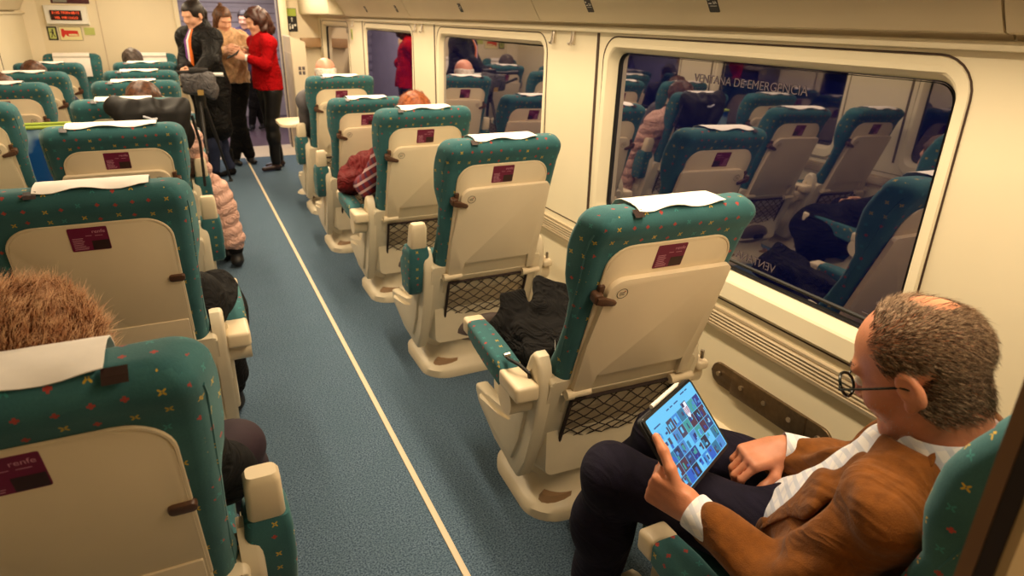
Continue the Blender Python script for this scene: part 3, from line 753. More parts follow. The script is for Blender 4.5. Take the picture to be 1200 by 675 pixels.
# vestibule beyond the door
VW = pbr('vestibule_wall', (168, 158, 160), .4, metal=.1, noise=.1, nscale=5)
bm = bmesh.new(); add_box(bm, (-.45, 12.1, 0), (2.0, 12.2, 2.3))
for i in range(12): add_box(bm, (-.4, 12.07, .35+i*.14), (1.9, 12.1, .43+i*.14), .008)
struct(obj('wall_vestibule_back', bm, VW, smooth=False))
struct(bbox('wall_vestibule_left', (-.45, 9.21, 0), (-.4, 12.2, 2.3), VW)); struct(bbox('wall_vestibule_right', (1.95, 9.22, 0), (2.0, 12.2, 2.3), VW))
struct(bbox('ceiling_vestibule', (-.45, 9.21, 2.2), (2.0, 12.2, 2.25), CEILM))
# lamps -------------------------------------------------------------
def lamp_strip(x, y0, y1, power, w, label):
    t = empty('ceiling_light', (x, (y0+y1)/2, 2.15), 0, label, 'ceiling light', 'ceiling light strips'); L = y1-y0
    bbox('housing', (-w/2-.02, -L/2, -.03), (w/2+.02, L/2, -.0005), WHITE, t, bev=.006)
    bbox('diffuser', (-w/2, -L/2+.01, -.036), (w/2, L/2-.01, -.0305), pbr('lamp_diffuser', (255, 240, 214), .5, emit=(255, 226, 180), estr=2.0), t)
    ld = bpy.data.lights.new('ceiling_light_glow', 'AREA'); ld.shape = 'RECTANGLE'; ld.size = w; ld.size_y = L; ld.energy = power; ld.color = (1, .79, .53)
    lo = bpy.data.objects.new('lamp_glow', ld); C.objects.link(lo); lo.parent = t; lo.location = (0, 0, -.045)
lamp_strip(-.45, 2.4, 8.6, 62, .14, 'long ceiling light strip over the left seat rows')
lamp_strip(1.08, -.5, 8.6, 122, .14, 'long ceiling light strip over the right side of the aisle')
lv = bpy.data.lights.new('vestibule_lamp', 'AREA'); lv.size = 1; lv.energy = 40; lv.color = (.95, .86, .92); lo = bpy.data.objects.new('vestibule_light', lv); C.objects.link(lo); lo.location = (.7, 10.4, 2.15); lo['label'] = 'cool white lamp in the vestibule beyond the door'; lo['category'] = 'lamp'
# wall fittings ------------------------------------------------------
ZP = .385
t = empty('wall_bracket_plate', (XR, 1.37, ZP), 0, 'long rounded bronze metal plate screwed to the wall under the big window', 'wall plate')
bm = bmesh.new(); add_prism(bm, rrect(-.27, .27, -.043, .043, .042, 8), lambda y, z, d: Vector((-d, y*1.0, z-.0)), 0, .010, .004, seg=3)
add_box(bm, (-.017, -.17, -.047), (-.006, .16, .047), .004); obj('plate', bm, BRONZE, t)
for y in (-.225, -.11, 0, .11, .225):
    bm = bmesh.new(); add_tube(bm, [(-.012, y, .004), (-.021, y, .004)], .009, 12); obj('screw', bm, METAL, t)
def hook(y, n):
    x = XR; t = empty('coat_hook', (x, y, 1.53), 0, n, 'coat hook', 'coat hooks on the wall pillars')
    bbox('base_plate', (-.006, -.014, -.035), (.0005, .014, .035), CREAM, t, bev=.003)
    bm = bmesh.new(); add_tube(bm, [(-.004, -.008, .03), (-.012, -.008, -.02), (-.02, -.008, -.038), (-.03, -.004, -.03), (-.03, .004, -.03), (-.02, .008, -.038), (-.012, .008, -.02), (-.004, .008, .03)], .004, 8); obj('hook_loop', bm, METAL, t)
for y, n in ((2.985, 'metal coat hook on the pillar left of the big window, nearer the second window'), (2.80, 'metal coat hook on the pillar left of the big window, closer to the big window'), (5.14, 'coat hook on the pillar between second and third windows, farther one'), (4.98, 'coat hook on the pillar between second and third windows, nearer one'), (7.2, 'coat hook beside the farthest window')): hook(y, n)
def plate(y, n, sz=1.0):
    # number plate on the curved rack face (between profile points .075,1.63 and .115,1.70)
    a = Vector((XR-.0745, 0, 1.632)); b = Vector((XR-.1125, 0, 1.698)); u = (b-a).normalized(); nn = Vector((-u.z, 0, u.x)); c = a+u*.027*1
    t = empty('seat_number_plate', (c.x, y, c.z), 0, n, 'number plate', 'seat number plates on the rack')
    f = lambda p, q, d: u*q+Vector((0, -p, 0))+nn*(d+.0005)
    bm = bmesh.new(); add_prism(bm, rrect(-.024*sz, .024*sz, -.027, .027, .004, 2), f, 0, .002); obj('plate', bm, DARK, t, smooth=False)
    bm = bmesh.new()
    for x0, x1, y0, y1 in ((-.018, -.010, .014, .020), (-.018, -.004, .002, .005), (-.014, .018, -.006, -.0045)):
        bm.faces.new([bm.verts.new(f(x, y, .0026)) for x, y in ((x0, y0), (x1, y0), (x1, y1), (x0, y1))])
    add_text(bm, '6A' if y < 2 else ('5A' if y < 3 else '4A'), .016, lambda x, y_: f(x+.011, y_+.006, .0027)); obj('digits', bm, WHITE, t, smooth=False)
for y, n in ((1.79, 'dark seat number plate on the rack above the big window'), (2.54, 'small dark number plate on the rack above the left edge of the big window'), (4.0, 'dark number plate on the rack above the second window'), (5.35, 'dark number plate on the rack just past the second window'), (6.3, 'farthest dark number plate on the rack, above the third window')): plate(y, n)
# signs on the end wall -------------------------------------------------
YS = YE
SCY = 9.15/8.4
t = empty('led_display', (-.95*SCY, YS, 1.6-.05*SCY), 0, 'passenger information display with two rows of orange red letters', 'display')
bm = bmesh.new(); add_loft(bm, [[(-.205, -.001, -.105), (.205, -.001, -.105), (.205, -.001, .10), (-.205, -.001, .10)], [(-.19, -.055, -.085), (.19, -.055, -.085), (.195, -.04, .095), (-.195, -.04, .095)]]); obj('housing', bm, WHITE, t, angle=20)
bm = bmesh.new(); add_box(bm, (-.145, -.062, -.05), (.145, -.054, .05), .002); s = obj('screen', bm, pbr('led_black', (46, 10, 8), .3), t, smooth=False)
bm = bmesh.new(); add_text(bm, '21:05 TREN 08/12', .034, lambda x, y: (x, -.0632, y+.024)); obj('letters', bm, pbr('led_orange', (255, 90, 40), .5, emit=(255, 92, 50), estr=.8), s, smooth=False)
bm = bmesh.new(); add_text(bm, 'VEL 198 LUGO', .034, lambda x, y: (x, -.0632, y-.026)); obj('letters', bm, pbr('led_orange', (255, 90, 40), .5, emit=(255, 92, 50), estr=.8), s, smooth=False)
def sign(name, x0, x1, z0, z1, base, label, cat, draw=None, y=YS, edge=None):
    if y == YS: x0, x1, z0, z1 = x0*SCY, x1*SCY, 1.6+(z0-1.6)*SCY, 1.6+(z1-1.6)*SCY
    cx, cz = (x0+x1)/2, (z0+z1)/2; t = empty(name, (cx, y, cz), 0, label, cat); w, h = x1-x0, z1-z0
    if edge: bbox('border', (-w/2-.004, -.004, -h/2-.004), (w/2+.004, -.0002, h/2+.004), edge, t)
    bbox('panel', (-w/2, -.006, -h/2), (w/2, .0005, h/2), base, t)
    if draw: draw(t, w, h)
    return t
def flat(name, polys, m, t, y=-.0066):
    bm = bmesh.new()
    for p in polys: bm.faces.new([bm.verts.new((a, y, b)) for a, b in p])
    return obj(name, bm, m, t, smooth=False)
GRN = pbr('sign_lime', (170, 190, 70), .5); LIME = pbr('sign_pale_green', (186, 196, 110), .5); SRED = pbr('sign_red', (206, 44, 28), .5); SCRM = pbr('sign_cream', (236, 224, 170), .5)
def disc(cx, cz, r, n=14): return [(cx+r*math.cos(2*PI*i/n), cz+r*math.sin(2*PI*i/n)) for i in range(n)]
sign('emergency_sign', -1.146, -1.062, 1.315, 1.443, DARK, 'small black and pale green running person sign under the display', 'sign', lambda t, w, h: (flat('running_figure', [[(-.032, -.055), (.03, -.055), (.03, .055), (-.032, .055)]], LIME, t), flat('figure', [disc(.004, .035, .010), [(-.008, .022), (.014, .022), (.010, -.008), (-.006, -.008)], [(-.006, -.008), (.002, -.008), (-.012, -.045), (-.02, -.042)], [(.002, -.008), (.010, -.008), (.024, -.035), (.016, -.04)], [(-.024, .012), (-.006, .022), (-.006, .014), (-.022, .004)]], INK, t, -.0072)))
sign('hammer_sign', -1.045, -.852, 1.315, 1.44, SCRM, 'cream emergency hammer sign with red hammer beside the running person sign', 'sign', lambda t, w, h: (flat('hammer', [[(-.085, .05), (-.06, .05), (-.055, .035), (.07, .03), (.075, -.025), (-.03, -.028), (-.05, -.01), (-.075, -.045), (-.09, -.02)]], SRED, t), flat('band', [[(-.02, -.005), (.065, -.004), (.065, -.02), (-.02, -.02)]], SCRM, t, -.0072)), edge=GREYP)
sign('green_notice', -.826, -.734, 1.366, 1.436, LIME, 'plain pale green notice right of the hammer sign', 'sign')
sign('top_sign', -1.06, -.73, 1.66, 1.79, pbr('sign_maroon', (74, 18, 26), .4), 'dark maroon sign high on the end wall above the display', 'sign', lambda t, w, h: flat('grey_field', [[(-.16, -.06), (-.03, -.06), (-.03, .06), (-.16, .06)]], pbr('sign_grey', (140, 140, 130), .5), t))
def wcdraw(t, w, h):
    flat('green_band', [[(-w/2+.004, .045), (w/2-.004, .045), (w/2-.004, h/2-.004), (-w/2+.004, h/2-.004)]], GRN, t)
    flat('arrow', [[(-.004, -.02), (.004, -.02), (.004, .012), (-.004, .012)], [(-.016, .010), (0, .030), (.016, .010), (0, .016)]], WHITE, t, -.0072)
    flat('pictograms', [disc(-.03, -.05, .008), [(-.04, -.105), (-.02, -.105), (-.026, -.062), (-.034, -.062)], [(-.008, -.10), (.01, -.10), (.01, -.055), (-.008, -.055)], disc(.032, -.06, .013)], WHITE, t, -.0072)
sign('toilet_direction_sign', 1.285, 1.405, 1.40, 1.67, DARK, 'upright black sign with green band, white arrow and toilet pictograms by the doorway', 'sign', wcdraw, y=9.1501)
t = empty('green_window_sticker', (XR, 7.30, 1.42), 0, 'small green sticker on the wall beside the farthest window', 'sticker')
bbox('panel', (-.003, -.03, -.05), (-.0005, .03, .05), GRN, t); bbox('figure', (-.0045, -.012, -.03), (-.003, .012, .02), INK, t)
# luggage cabinet and table by the doorway
t = empty('luggage_cabinet', (1.27, 8.62, 0), 0, 'tall narrow cream luggage cabinet with sloping top beside the doorway', 'cabinet')
bm = bmesh.new(); add_loft(bm, [[(-.09, y, 0), (.07, y, 0), (.07, y, 1.30), (.065, y, 1.31), (-.085, y, 1.37), (-.09, y, 1.36)] for y in (-.32, .3)]); obj('body', bm, ENDM, t, angle=20)
bbox('side_panel', (-.094, -.28, .1), (-.0905, .26, 1.18), pbr('cab_grey', (196, 182, 156), .5, noise=.15, nscale=9), t, bev=.0015)
for z in (1.0, .62): 
    bm = bmesh.new(); 
    for dx, dz in ((-.03, 0), (.012, 0), (-.03, -.05), (.012, -.05)): add_box(bm, (dx, -.3225, z+dz), (dx+.03, -.3205, z+dz+.04))
    obj('pictogram_sticker', bm, GREYP, t, smooth=False)
t = empty('side_table', (.87, 6.52, 0), 0, 'small cream table with rounded edge in front of the farthest right seat', 'table')
bm = bmesh.new(); add_prism(bm, rrect(-.13, .3, -.24, .24, .10, 7), lambda x, y, d: Vector((x, y, d)), .655, .682, .008); obj('table_top', bm, CREAM, t)
bm = bmesh.new(); add_tube(bm, [(.1, 0, .6545), (.1, 0, .02)], .03, 16); obj('leg', bm, METAL, t); bm = bmesh.new(); add_tube(bm, [(.1, 0, .02), (.1, 0, 0)], [.1, .12], 20); obj('base', bm, SHELL, t)
# ------------------------------------------------------------------ seats in place
GR = 'single seats along the right windows'
XS = 1.13; YR0 = 1.36
R0 = make_seat(XS, .33, 'green patterned train seat of the man in the brown jacket, cut by the right edge', GR, arm='down', foot='slot', tray='step')
for ch in R0.children:
    if ch.name.startswith('armrest') and any(c.name.startswith('armrest_pad') for c in ch.children): ch.location = (.0, -.07, -.035)
make_seat(XS, 1.36, 'green and cream train seat directly in front of the man with the tablet', GR, arm='down', foot='slot', rz=R(-2.5))
make_seat(XS, 2.44, 'train seat on the right with raised armrest, just beyond the quilted black coat', GR, arm='up')
make_seat(XS, 3.42, 'third train seat on the right, with red coat sleeve on its armrest', GR, arm='down')
make_seat(1.07, 4.42, 'fourth train seat on the right, low headrest left of the auburn hair', GR, arm='up').scale = (.94, 1, .955)
make_seat(XS, 5.48, 'farthest train seat on the right, bald head rising above it', GR, arm='up')
GL = 'seats left of the aisle'; XA = -.29; XW = -1.055
make_seat(XA, .98, 'nearest left train seat, dark cream back and wide paper headrest cover', GL, mir=True, arm='up', tray='plain', cover=(.031, 0, .14))
make_seat(XA, 2.10, 'second aisle seat on the left, in front of the reddish hair', GL, mir=True, arm='down', tray='plain', cover=(.03, 0, .135, .03))
make_seat(XA, 3.25, 'third aisle seat on the left, behind the seat with the black bag', GL, mir=True, arm='up', cover=(.03, 0, .165))
make_seat(XA, 4.24, 'aisle seat on the left with the black bag slung over its headrest', GL, mir=True, arm='up')
make_seat(XA, 5.36, 'fifth aisle seat on the left, just beyond the black bag', GL, mir=True, arm='down')
make_seat(XA, 6.30, 'sixth aisle seat on the left, behind the video camera', GL, mir=True, arm='down')
make_seat(XA, 7.36, 'aisle seat in the last left row facing forwards, brown hair above it', GL, mir=True, arm='down')
GW = 'seats along the left windows'
for y, l in ((3.25, 'left window seat beside the third aisle seat, seen in the window reflection'), (4.24, 'nearest visible left window seat, cut by the left edge beside the blue bag'), (5.36, 'left window seat with maroon card, one row beyond the blue bag'), (6.30, 'left window seat with brown hair above it, third from the end wall'), (7.36, 'left window seat nearest the end wall facing forwards')):
    make_seat(XW, y, l, GW, mir=True, arm='down')
for x, l in ((XW+.015, 'train seat against the end wall under the signs, facing the camera'), (XA+.0, 'train seat against the end wall right of the signs, facing the camera')):
    make_seat(x, 8.88, l, 'seats against the end wall', mir=True, arm='down', cover=(.03, .24, .17), rz=PI)
# ------------------------------------------------------------------ people
A3 = lambda *v: np.array(v, float)
def head_rows(face, roll=0):
    """rows: right, forward, up of the head"""
    f = nrm(face); r = nrm(np.cross(f, (0, 0, 1))); u = np.cross(r, f)
    if roll: c, s = math.cos(roll), math.sin(roll); r, u = r*c+u*s, u*c-r*s
    return np.array([r, f, u])
def add_head(S, c, H, neck, s=1.0, fine=True, ears=True):
    g = lambda x, y, z: np.array(c)+s*(x*H[0]+y*H[1]+z*H[2])
    S.ell(g(0, -.012, .035), A3(.077, .1, .088)*s, .015, H)
    S.ell(g(0, .03, -.03), A3(.060, .064, .085)*s, .03, H)
    S.cone(g(-.035, .0, -.068), g(-.012, .068, -.10), .026*s, .018*s, .03); S.cone(g(.035, .0, -.068), g(.012, .068, -.10), .026*s, .018*s, .03)
    S.ell(g(0, .078, -.097), A3(.022, .018, .018)*s, .02, H)
    S.ell(g(0, .080, .026), A3(.050, .016, .012)*s, .018, H)
    for q in (-1, 1): S.ell(g(q*.034, .062, -.032), A3(.026, .026, .026)*s, .02, H)
    for q in (-1, 1): S.cut(g(q*.031, .100, .004), A3(.017, .014, .010)*s, .012, H)
    S.cone(g(0, .088, .012), g(0, .108, -.028), .009*s, .0125*s, .012)
    for q in (-1, 1): S.ell(g(q*.011, .1, -.034), A3(.009, .010, .007)*s, .006, H)
    S.ell(g(0, .088, -.058), A3(.024, .012, .0065)*s, .006, H); S.ell(g(0, .086, -.070), A3(.020, .012, .007)*s, .006, H)
    if ears:
        for q in (-1, 1):
            rr = np.array([H[0], nrm(H[1]*.97+H[2]*-.2), nrm(H[2]*.97+H[1]*.2)])
            S.ell(g(q*.081, -.012, -.008), A3(.009, .020, .033)*s, .006, rr); S.ell(g(q*.078, -.002, -.036), A3(.008, .010, .012)*s, .006, rr)
            S.cut(g(q*.090, -.008, -.002), A3(.006, .010, .018)*s, .005, rr)
    S.cone(g(0, -.03, -.05), neck, .056*s, .062*s, .03)
    return g
def add_hand(S, W, d, n, u, curls=(35, 40, 25), thumb=None, s=1.0, spread=.12, k=.006, wide=1.0):
    """W wrist, d towards the knuckles, n the way the palm faces, u thumb side"""
    d = nrm(d); n = nrm(n-d*np.dot(n, d)); u = nrm(u-d*np.dot(u, d)-n*np.dot(u, n)); W = np.array(W, float)
    g = lambda a, b, c: W+s*(a*d+b*u+c*n)
    R3 = np.array([d, u, n])
    S.box(g(.052, 0, 0), A3(.034, .028, .004)*s, .010*s, .014, R3)
    S.cone(g(-.02, 0, 0), g(.03, 0, 0), .027*s, .026*s, .02, (n, .75))
    S.ell(g(.032, .022, .010), A3(.028, .014, .013)*s, .012, R3)
    tips = []
    for i, (off, L, r) in enumerate(((.031, (.044, .027, .021), .0095), (.0105, (.048, .031, .022), .0098), (-.0105, (.045, .028, .021), .0093), (-.030, (.035, .021, .018), .0084))):
        p = g(.088-.004*abs(i-1.3), off*wide, -.002); dd = nrm(d+u*spread*(1.5-i)*.5); ax = np.cross(dd, n); dn = dd.copy(); nn = n.copy(); a = 0
        S.cone(g(.05, off*.9*wide, -.002), p, .010*s, r*1.08*s, .008)
        for j, (l, c) in enumerate(zip(L, curls if not isinstance(curls[0], (tuple, list)) else curls[i])):
            a += c; v = dd*math.cos(R(a))+n*math.sin(R(a)); q = p+v*l*s
            S.cone(p, q, r*(1-.07*j)*s, r*(.95-.09*j)*s, .0035); p = q
        tips.append((p, v))
    if thumb is None:
        b = g(.022, .026, .006); m = b+nrm(d*.65+u*.65+n*.45)*.040*s; m2 = m+nrm(d*.9+u*.25+n*.35)*.032*s; t = m2+nrm(d+n*.4)*.024*s
        thumb = [b, m, m2, t]
    for a, b, r0, r1 in zip(thumb[:-1], thumb[1:], (.0145, .0118, .0108), (.0118, .0108, .0092)): S.cone(a, b, r0*s, r1*s, .007)
    return tips
def torso(S, J, g=0, shk=1.0, fl=.68, belly=1.0, gs=None):
    gs = g if gs is None else gs
    f = J['fwd']
    S.cone(J['chest'], J['waist'], .158*shk+g, .140*belly+g, .04, (f, fl))
    S.cone(J['waist'], J['pelvis'], .138*belly+g, .150+g, .04, (f, fl+.06))
    S.cone(J['shL'], J['shR'], .058+gs, .058+gs, .04); 
    S.cone(J['neck']-nrm(J['neck']-J['chest'])*.02, J['shL'], .040+gs, .046+gs, .04); S.cone(J['neck']-nrm(J['neck']-J['chest'])*.02, J['shR'], .040+gs, .046+gs, .04)
def arm(S, a, b, c, r=(.052, .042, .03), g=0, end=1.0, k=.03):
    a, b, c = map(np.array, (a, b, c)); S.cone(a, b, r[0]+g, r[1]+g, k); S.cone(b, b+(c-b)*end, r[1]+g, (r[1]+(r[2]-r[1])*end)+g, k)
def leg(S, a, b, c, r=(.085, .058, .042), g=0, end=1.0, k=.04):
    a, b, c = map(np.array, (a, b, c)); S.cone(a, b, r[0]+g, r[1]+g, k); S.cone(b, b+(c-b)*.35, r[1]+g, r[1]*.98+g, k); S.cone(b+(c-b)*.3, b+(c-b)*end, r[1]*.98+g, r[2]+g, k)
def add_shoe(S, an, to, r=.040):
    an = np.array(an); to = np.array(to); S.cone(an+A3(0, 0, -.0), A3(an[0], an[1], to[2]+.012), r*.95, r, .02); d = nrm(to-A3(an[0], an[1], to[2])); h = A3(an[0], an[1], to[2])
    S.cone(h-d*.03+A3(0, 0, .008), to+A3(0, 0, .0), .036, .03, .02, (A3(0, 0, 1), .9)); 
def strands(V, Nn, n, length, width, comb, lift, mat, name, parent, loc0, seed=1, jitter=.35, curl=0, prob=None):
    """short hair as many thin tapering blades growing from scalp points"""
    rg = np.random.default_rng(seed); p = prob/prob.sum() if prob is not None else None
    I = rg.choice(len(V), n, p=p); P = V[I]+rg.normal(size=(n, 3))*.0015; N = Nn[I]
    cb = comb(P) if callable(comb) else np.tile(comb, (n, 1)); cb = cb-N*np.sum(cb*N, 1)[:, None]; cb /= np.maximum(np.linalg.norm(cb, axis=1), 1e-6)[:, None]
    d0 = N*lift+cb*(1-lift*.6)+rg.normal(size=(n, 3))*jitter; d0 /= np.linalg.norm(d0, axis=1)[:, None]
    d1 = d0*.6+cb*.5+rg.normal(size=(n, 3))*(jitter*.6+curl); d1 /= np.linalg.norm(d1, axis=1)[:, None]
    L = length*rg.uniform(.55, 1.15, n)[:, None]; side = np.cross(d0, N+rg.normal(size=(n, 3))*.4); side /= np.maximum(np.linalg.norm(side, axis=1), 1e-6)[:, None]; s2 = np.cross(d0, side)
    p0 = P-N*.002; p1 = p0+d0*L*.5; p2 = p1+d1*L*.5; w = width*rg.uniform(.7, 1.2, n)[:, None]
    VV = np.concatenate([np.stack([p0+side*w, p0-side*w*.5+s2*w*.8, p0-side*w*.5-s2*w*.8, p1+side*w*.8, p1-side*w*.4+s2*w*.65, p1-side*w*.4-s2*w*.65, p2], 1)]).reshape(-1, 3)
    base = (np.arange(n)*7)[:, None]
    T = []
    for a, b in ((0, 1), (1, 2), (2, 0)): T += [[a, b, b+3], [a, b+3, a+3], [a+3, b+3, 6]]
    Q = (base[:, None, :]+np.array(T)[None]).reshape(-1, 3)
    me = vmesh(VV-np.array(loc0), Q, mat)
    if isinstance(mat, list): me.polygons.foreach_set('material_index', np.tile(np.array([0, 0, 1]*3), n).astype(np.int32))
    return link(name, me, parent)
def vnorm(V, Q):
    N = np.zeros_like(V); a, b, c, d = V[Q[:, 0]], V[Q[:, 1]], V[Q[:, 2]], V[Q[:, 3]]; n = np.cross(c-a, d-b)
    for k in range(4): np.add.at(N, Q[:, k], n)
    return N/np.maximum(np.linalg.norm(N, axis=1), 1e-12)[:, None]
def hairmat(name, c1, c2, sc=60):
    m = bpy.data.materials.new(name); m.use_nodes = True; nt = m.node_tree; b = nt.nodes['Principled BSDF']
    tc = nt.nodes.new('ShaderNodeTexCoord'); n = nt.nodes.new('ShaderNodeTexNoise'); n.inputs['Scale'].default_value = sc; n.inputs['Detail'].default_value = 6; n.inputs['Roughness'].default_value = .7; nt.links.new(tc.outputs['Object'], n.inputs['Vector'])
    mr = nt.nodes.new('ShaderNodeMapRange'); mr.inputs[1].default_value = .36; mr.inputs[2].default_value = .64; nt.links.new(n.outputs['Fac'], mr.inputs[0])
    nt.links.new(mixc(nt, mr.outputs[0], c1, c2), b.inputs['Base Color']); b.inputs['Roughness'].default_value = .5; b.inputs['Specular IOR Level'].default_value = .35
    return m
def cap_sdf(c, H, s=1.0, t=.005, low=-.03, back=-.07, front=.055, longer=0):
    g = lambda x, y, z: np.array(c)+s*(x*H[0]+y*H[1]+z*H[2]); S = SDF()
    S.ell(g(0, -.014, .036), (A3(.079, .1, .090)+t)*s, .01, H); S.ell(g(0, -.035, -.01), (A3(.072, .068, .075)+t)*s, .02, H)
    S.cutbox(g(0, front+.10, -.042), A3(.10, .095, .10)*s, .004, .01, H)          # the face
    S.cutbox(g(0, .06, -.10), A3(.12, .065, .075)*s, .004, .01, H)                # below the temples, ears
    S.cutbox(g(0, -.05, -.16), A3(.12, .12, .08)*s, .004, .01, H)                 # nape
    return S, g
def person(name, label, J, top, bottom, shoes, hair, h=.006, skin=None, head_s=1.0, hands=None, topmat=None, group=None, shk=1.0, rad=None, build_hands=True):
    root0 = A3(J['pelvis'][0], J['pelvis'][1], 0.0); t = empty(name, tuple(root0), 0, label, 'person', group)
    J = {k: (np.array(v, float)) for k, v in J.items()}; J['fwd'] = nrm(J['fwd']); H = head_rows(J['face'], 0)
    S = SDF(); gh = add_head(S, J['head'], H, J['neck'], head_s); torso(S, J, -.012, shk)
    for q in 'LR':
        arm(S, J['sh'+q], J['el'+q], J['wr'+q], (.044, .036, .026)); leg(S, J['hip'+q], J['kn'+q], J['an'+q], (.072, .05, .036))
        if hands and q in hands: add_hand(S, J['wr'+q], *hands[q][0], **hands[q][1])
        else:
            d = nrm(J['wr'+q]-J['el'+q]); n = nrm(np.cross(d, A3(0, 0, 1))*(1 if q == 'L' else -1)+A3(0, 0, -.3)); add_hand(S, J['wr'+q], d, n, np.cross(n, d)*(1 if q == 'L' else -1), (25, 30, 20))
    sobj('body', S, h, skin or SKIN2, t, loc0=root0)
    return t, J, H, gh, root0
# ---- the man with the tablet (high detail) --------------------------------
TB = dict(c=A3(.891, .925, .761), x=nrm(A3(.2205, .113, -.010)), y=nrm(A3(-.049, .109, .135)))
TB['n'] = np.cross(TB['x'], TB['y']); TB['y'] = np.cross(TB['n'], TB['x'])
def tab(u, v, d=0): return TB['c']+TB['x']*u+TB['y']*v+TB['n']*d
def tablet():
    c0 = TB['c']; t = empty('tablet', tuple(c0), 0, 'lit tablet showing a grid of pictures, held by the man in the brown jacket', 'tablet')
    f = lambda u, v, d: Vector(tuple(tab(u, v, d)-c0))
    bm = bmesh.new(); add_prism(bm, rrect(-.124, .124, -.0895, .0895, .011, 6), f, -.009, 0, .0015); obj('case', bm, pbr('tablet_black', (18, 18, 20), .35), t)
    bm = bmesh.new(); add_prism(bm, rrect(-.1265, .1265, -.092, .092, .013, 6), f, -.014, -.006, .002); obj('cover', bm, pbr('tablet_cover', (34, 32, 36), .6), t)
    def em(n, c, s=1.0): return pbr(n, (8, 8, 10), .15, emit=c, estr=s)
    bm = bmesh.new(); add_prism(bm, rrect(-.116, .116, -.0825, .0825, .004, 3), f, 0, .0006); scr = obj('screen', bm, em('screen_pale', (96, 190, 236), .95), t, smooth=False)
    cols = [(16, 60, 120), (40, 130, 210), (10, 22, 60), (90, 190, 240), (24, 90, 190), (130, 200, 235), (14, 40, 130), (60, 60, 90), (20, 110, 150), (46, 150, 150), (70, 40, 70), (60, 130, 200)]
    ms = [em('picture_%d' % i, c, .9) for i, c in enumerate(cols)]
    bm = bmesh.new(); rg = random.Random(11); nx, ny = 8, 5; x0, x1, y0, y1 = -.112, .112, -.081, .053; dx = (x1-x0)/nx; dy = (y1-y0)/ny
    for i in range(nx):
        for j in range(ny):
            a, b = x0+i*dx, y0+j*dy; sub = 3
            mi = rg.randrange(len(cols))
            def quad(xa, xb, ya, yb_, m, d=.0009): bm.faces.new([bm.verts.new(f(x, y, d)) for x, y in ((xa, ya), (xb, ya), (xb, yb_), (xa, yb_))]).material_index = m
            quad(a+.0006, a+dx-.0006, b+.0006, b+dy-.0006, mi)
            for q in range(rg.randint(2, 4)):
                w, hh = rg.uniform(.003, .012), rg.uniform(.004, .016); xx = a+.001+rg.random()*(dx-.003-w); yy = b+.001+rg.random()*(dy-.003-hh)
                quad(xx, xx+w, yy, yy+hh, rg.randrange(len(cols)), .0011+.0001*q)
    obj('pictures', bm, ms, scr, smooth=False)
    bm = bmesh.new()
    for (xa, w, y) in ((-.104, .03, .057), (-.03, .012, .068), (-.012, .012, .068), (.008, .02, .068), (.05, .02, .074), (.074, .012, .074)):
        bm.faces.new([bm.verts.new(f(x, yy, .0009)) for x, yy in ((xa, y), (xa+w, y), (xa+w, y+.0028), (xa, y+.0028))])
    obj('menu_marks', bm, em('menu_blue', (10, 80, 170), .5), scr, smooth=False)
    # the striped crest
    bm = bmesh.new(); sh = [(-.0105, .018), (.0105, .018), (.0105, -.004), (.007, -.013), (0, -.019), (-.007, -.013), (-.0105, -.004)]
    cx, cy = .040, .040
    bm.faces.new([bm.verts.new(f(cx+x*1.15, cy+y*1.1, .0018)) for x, y in sh]).material_index = 1
    bm.faces.new([bm.verts.new(f(cx+x, cy+y, .0020)) for x, y in sh]).material_index = 0
    for xx in (-.0075, -.0025, .0025, .0065):
        bm.faces.new([bm.verts.new(f(cx+xx+a, cy+b, .0022)) for a, b in ((-.0012, -.008), (.0012, -.008), (.0012, .007), (-.0012, .007))]).material_index = 2
    bm.faces.new([bm.verts.new(f(cx+x, cy+y, .0023)) for x, y in ((-.0105, .018), (-.001, .018), (-.001, .009), (-.0105, .009))]).material_index = 1
    obj('crest', bm, [em('crest_white', (225, 235, 250), .9), em('crest_blue', (20, 24, 90), .8), em('crest_red', (150, 30, 90), .9)], scr, smooth=False)
    bm = bmesh.new(); add_tube(bm, [f(-.065, .0965, -.004), f(.062, .0965, -.004), f(.078, .0965, -.004)], [.0048, .0048, .0012], 12)
    p = obj('stylus', bm, WHITE, None); p.location = tuple(c0); tag(p, 'white stylus clipped to the far edge of the lit tablet', 'stylus')
tablet()
MJ = dict(head=A3(1.045, .575, 1.068), neck=A3(1.075, .500, .945), chest=A3(1.085, .560, .80), waist=A3(1.07, .64, .66), pelvis=A3(1.09, .71, .575), fwd=A3(-.22, 1, .30), face=A3(-.22, .82, -.50),
          shL=A3(.935, .50, .865), shR=A3(1.235, .575, .87), elL=A3(.85, .585, .655), elR=A3(1.28, .74, .68), wrL=A3(.80, .79, .69), wrR=A3(1.125, .865, .69),
          hipL=A3(1.03, .74, .56), hipR=A3(1.22, .74, .56), knL=A3(.80, 1.06, .575), knR=A3(1.02, 1.15, .57), anL=A3(.80, 1.11, .12), anR=A3(.985, 1.37, .13))
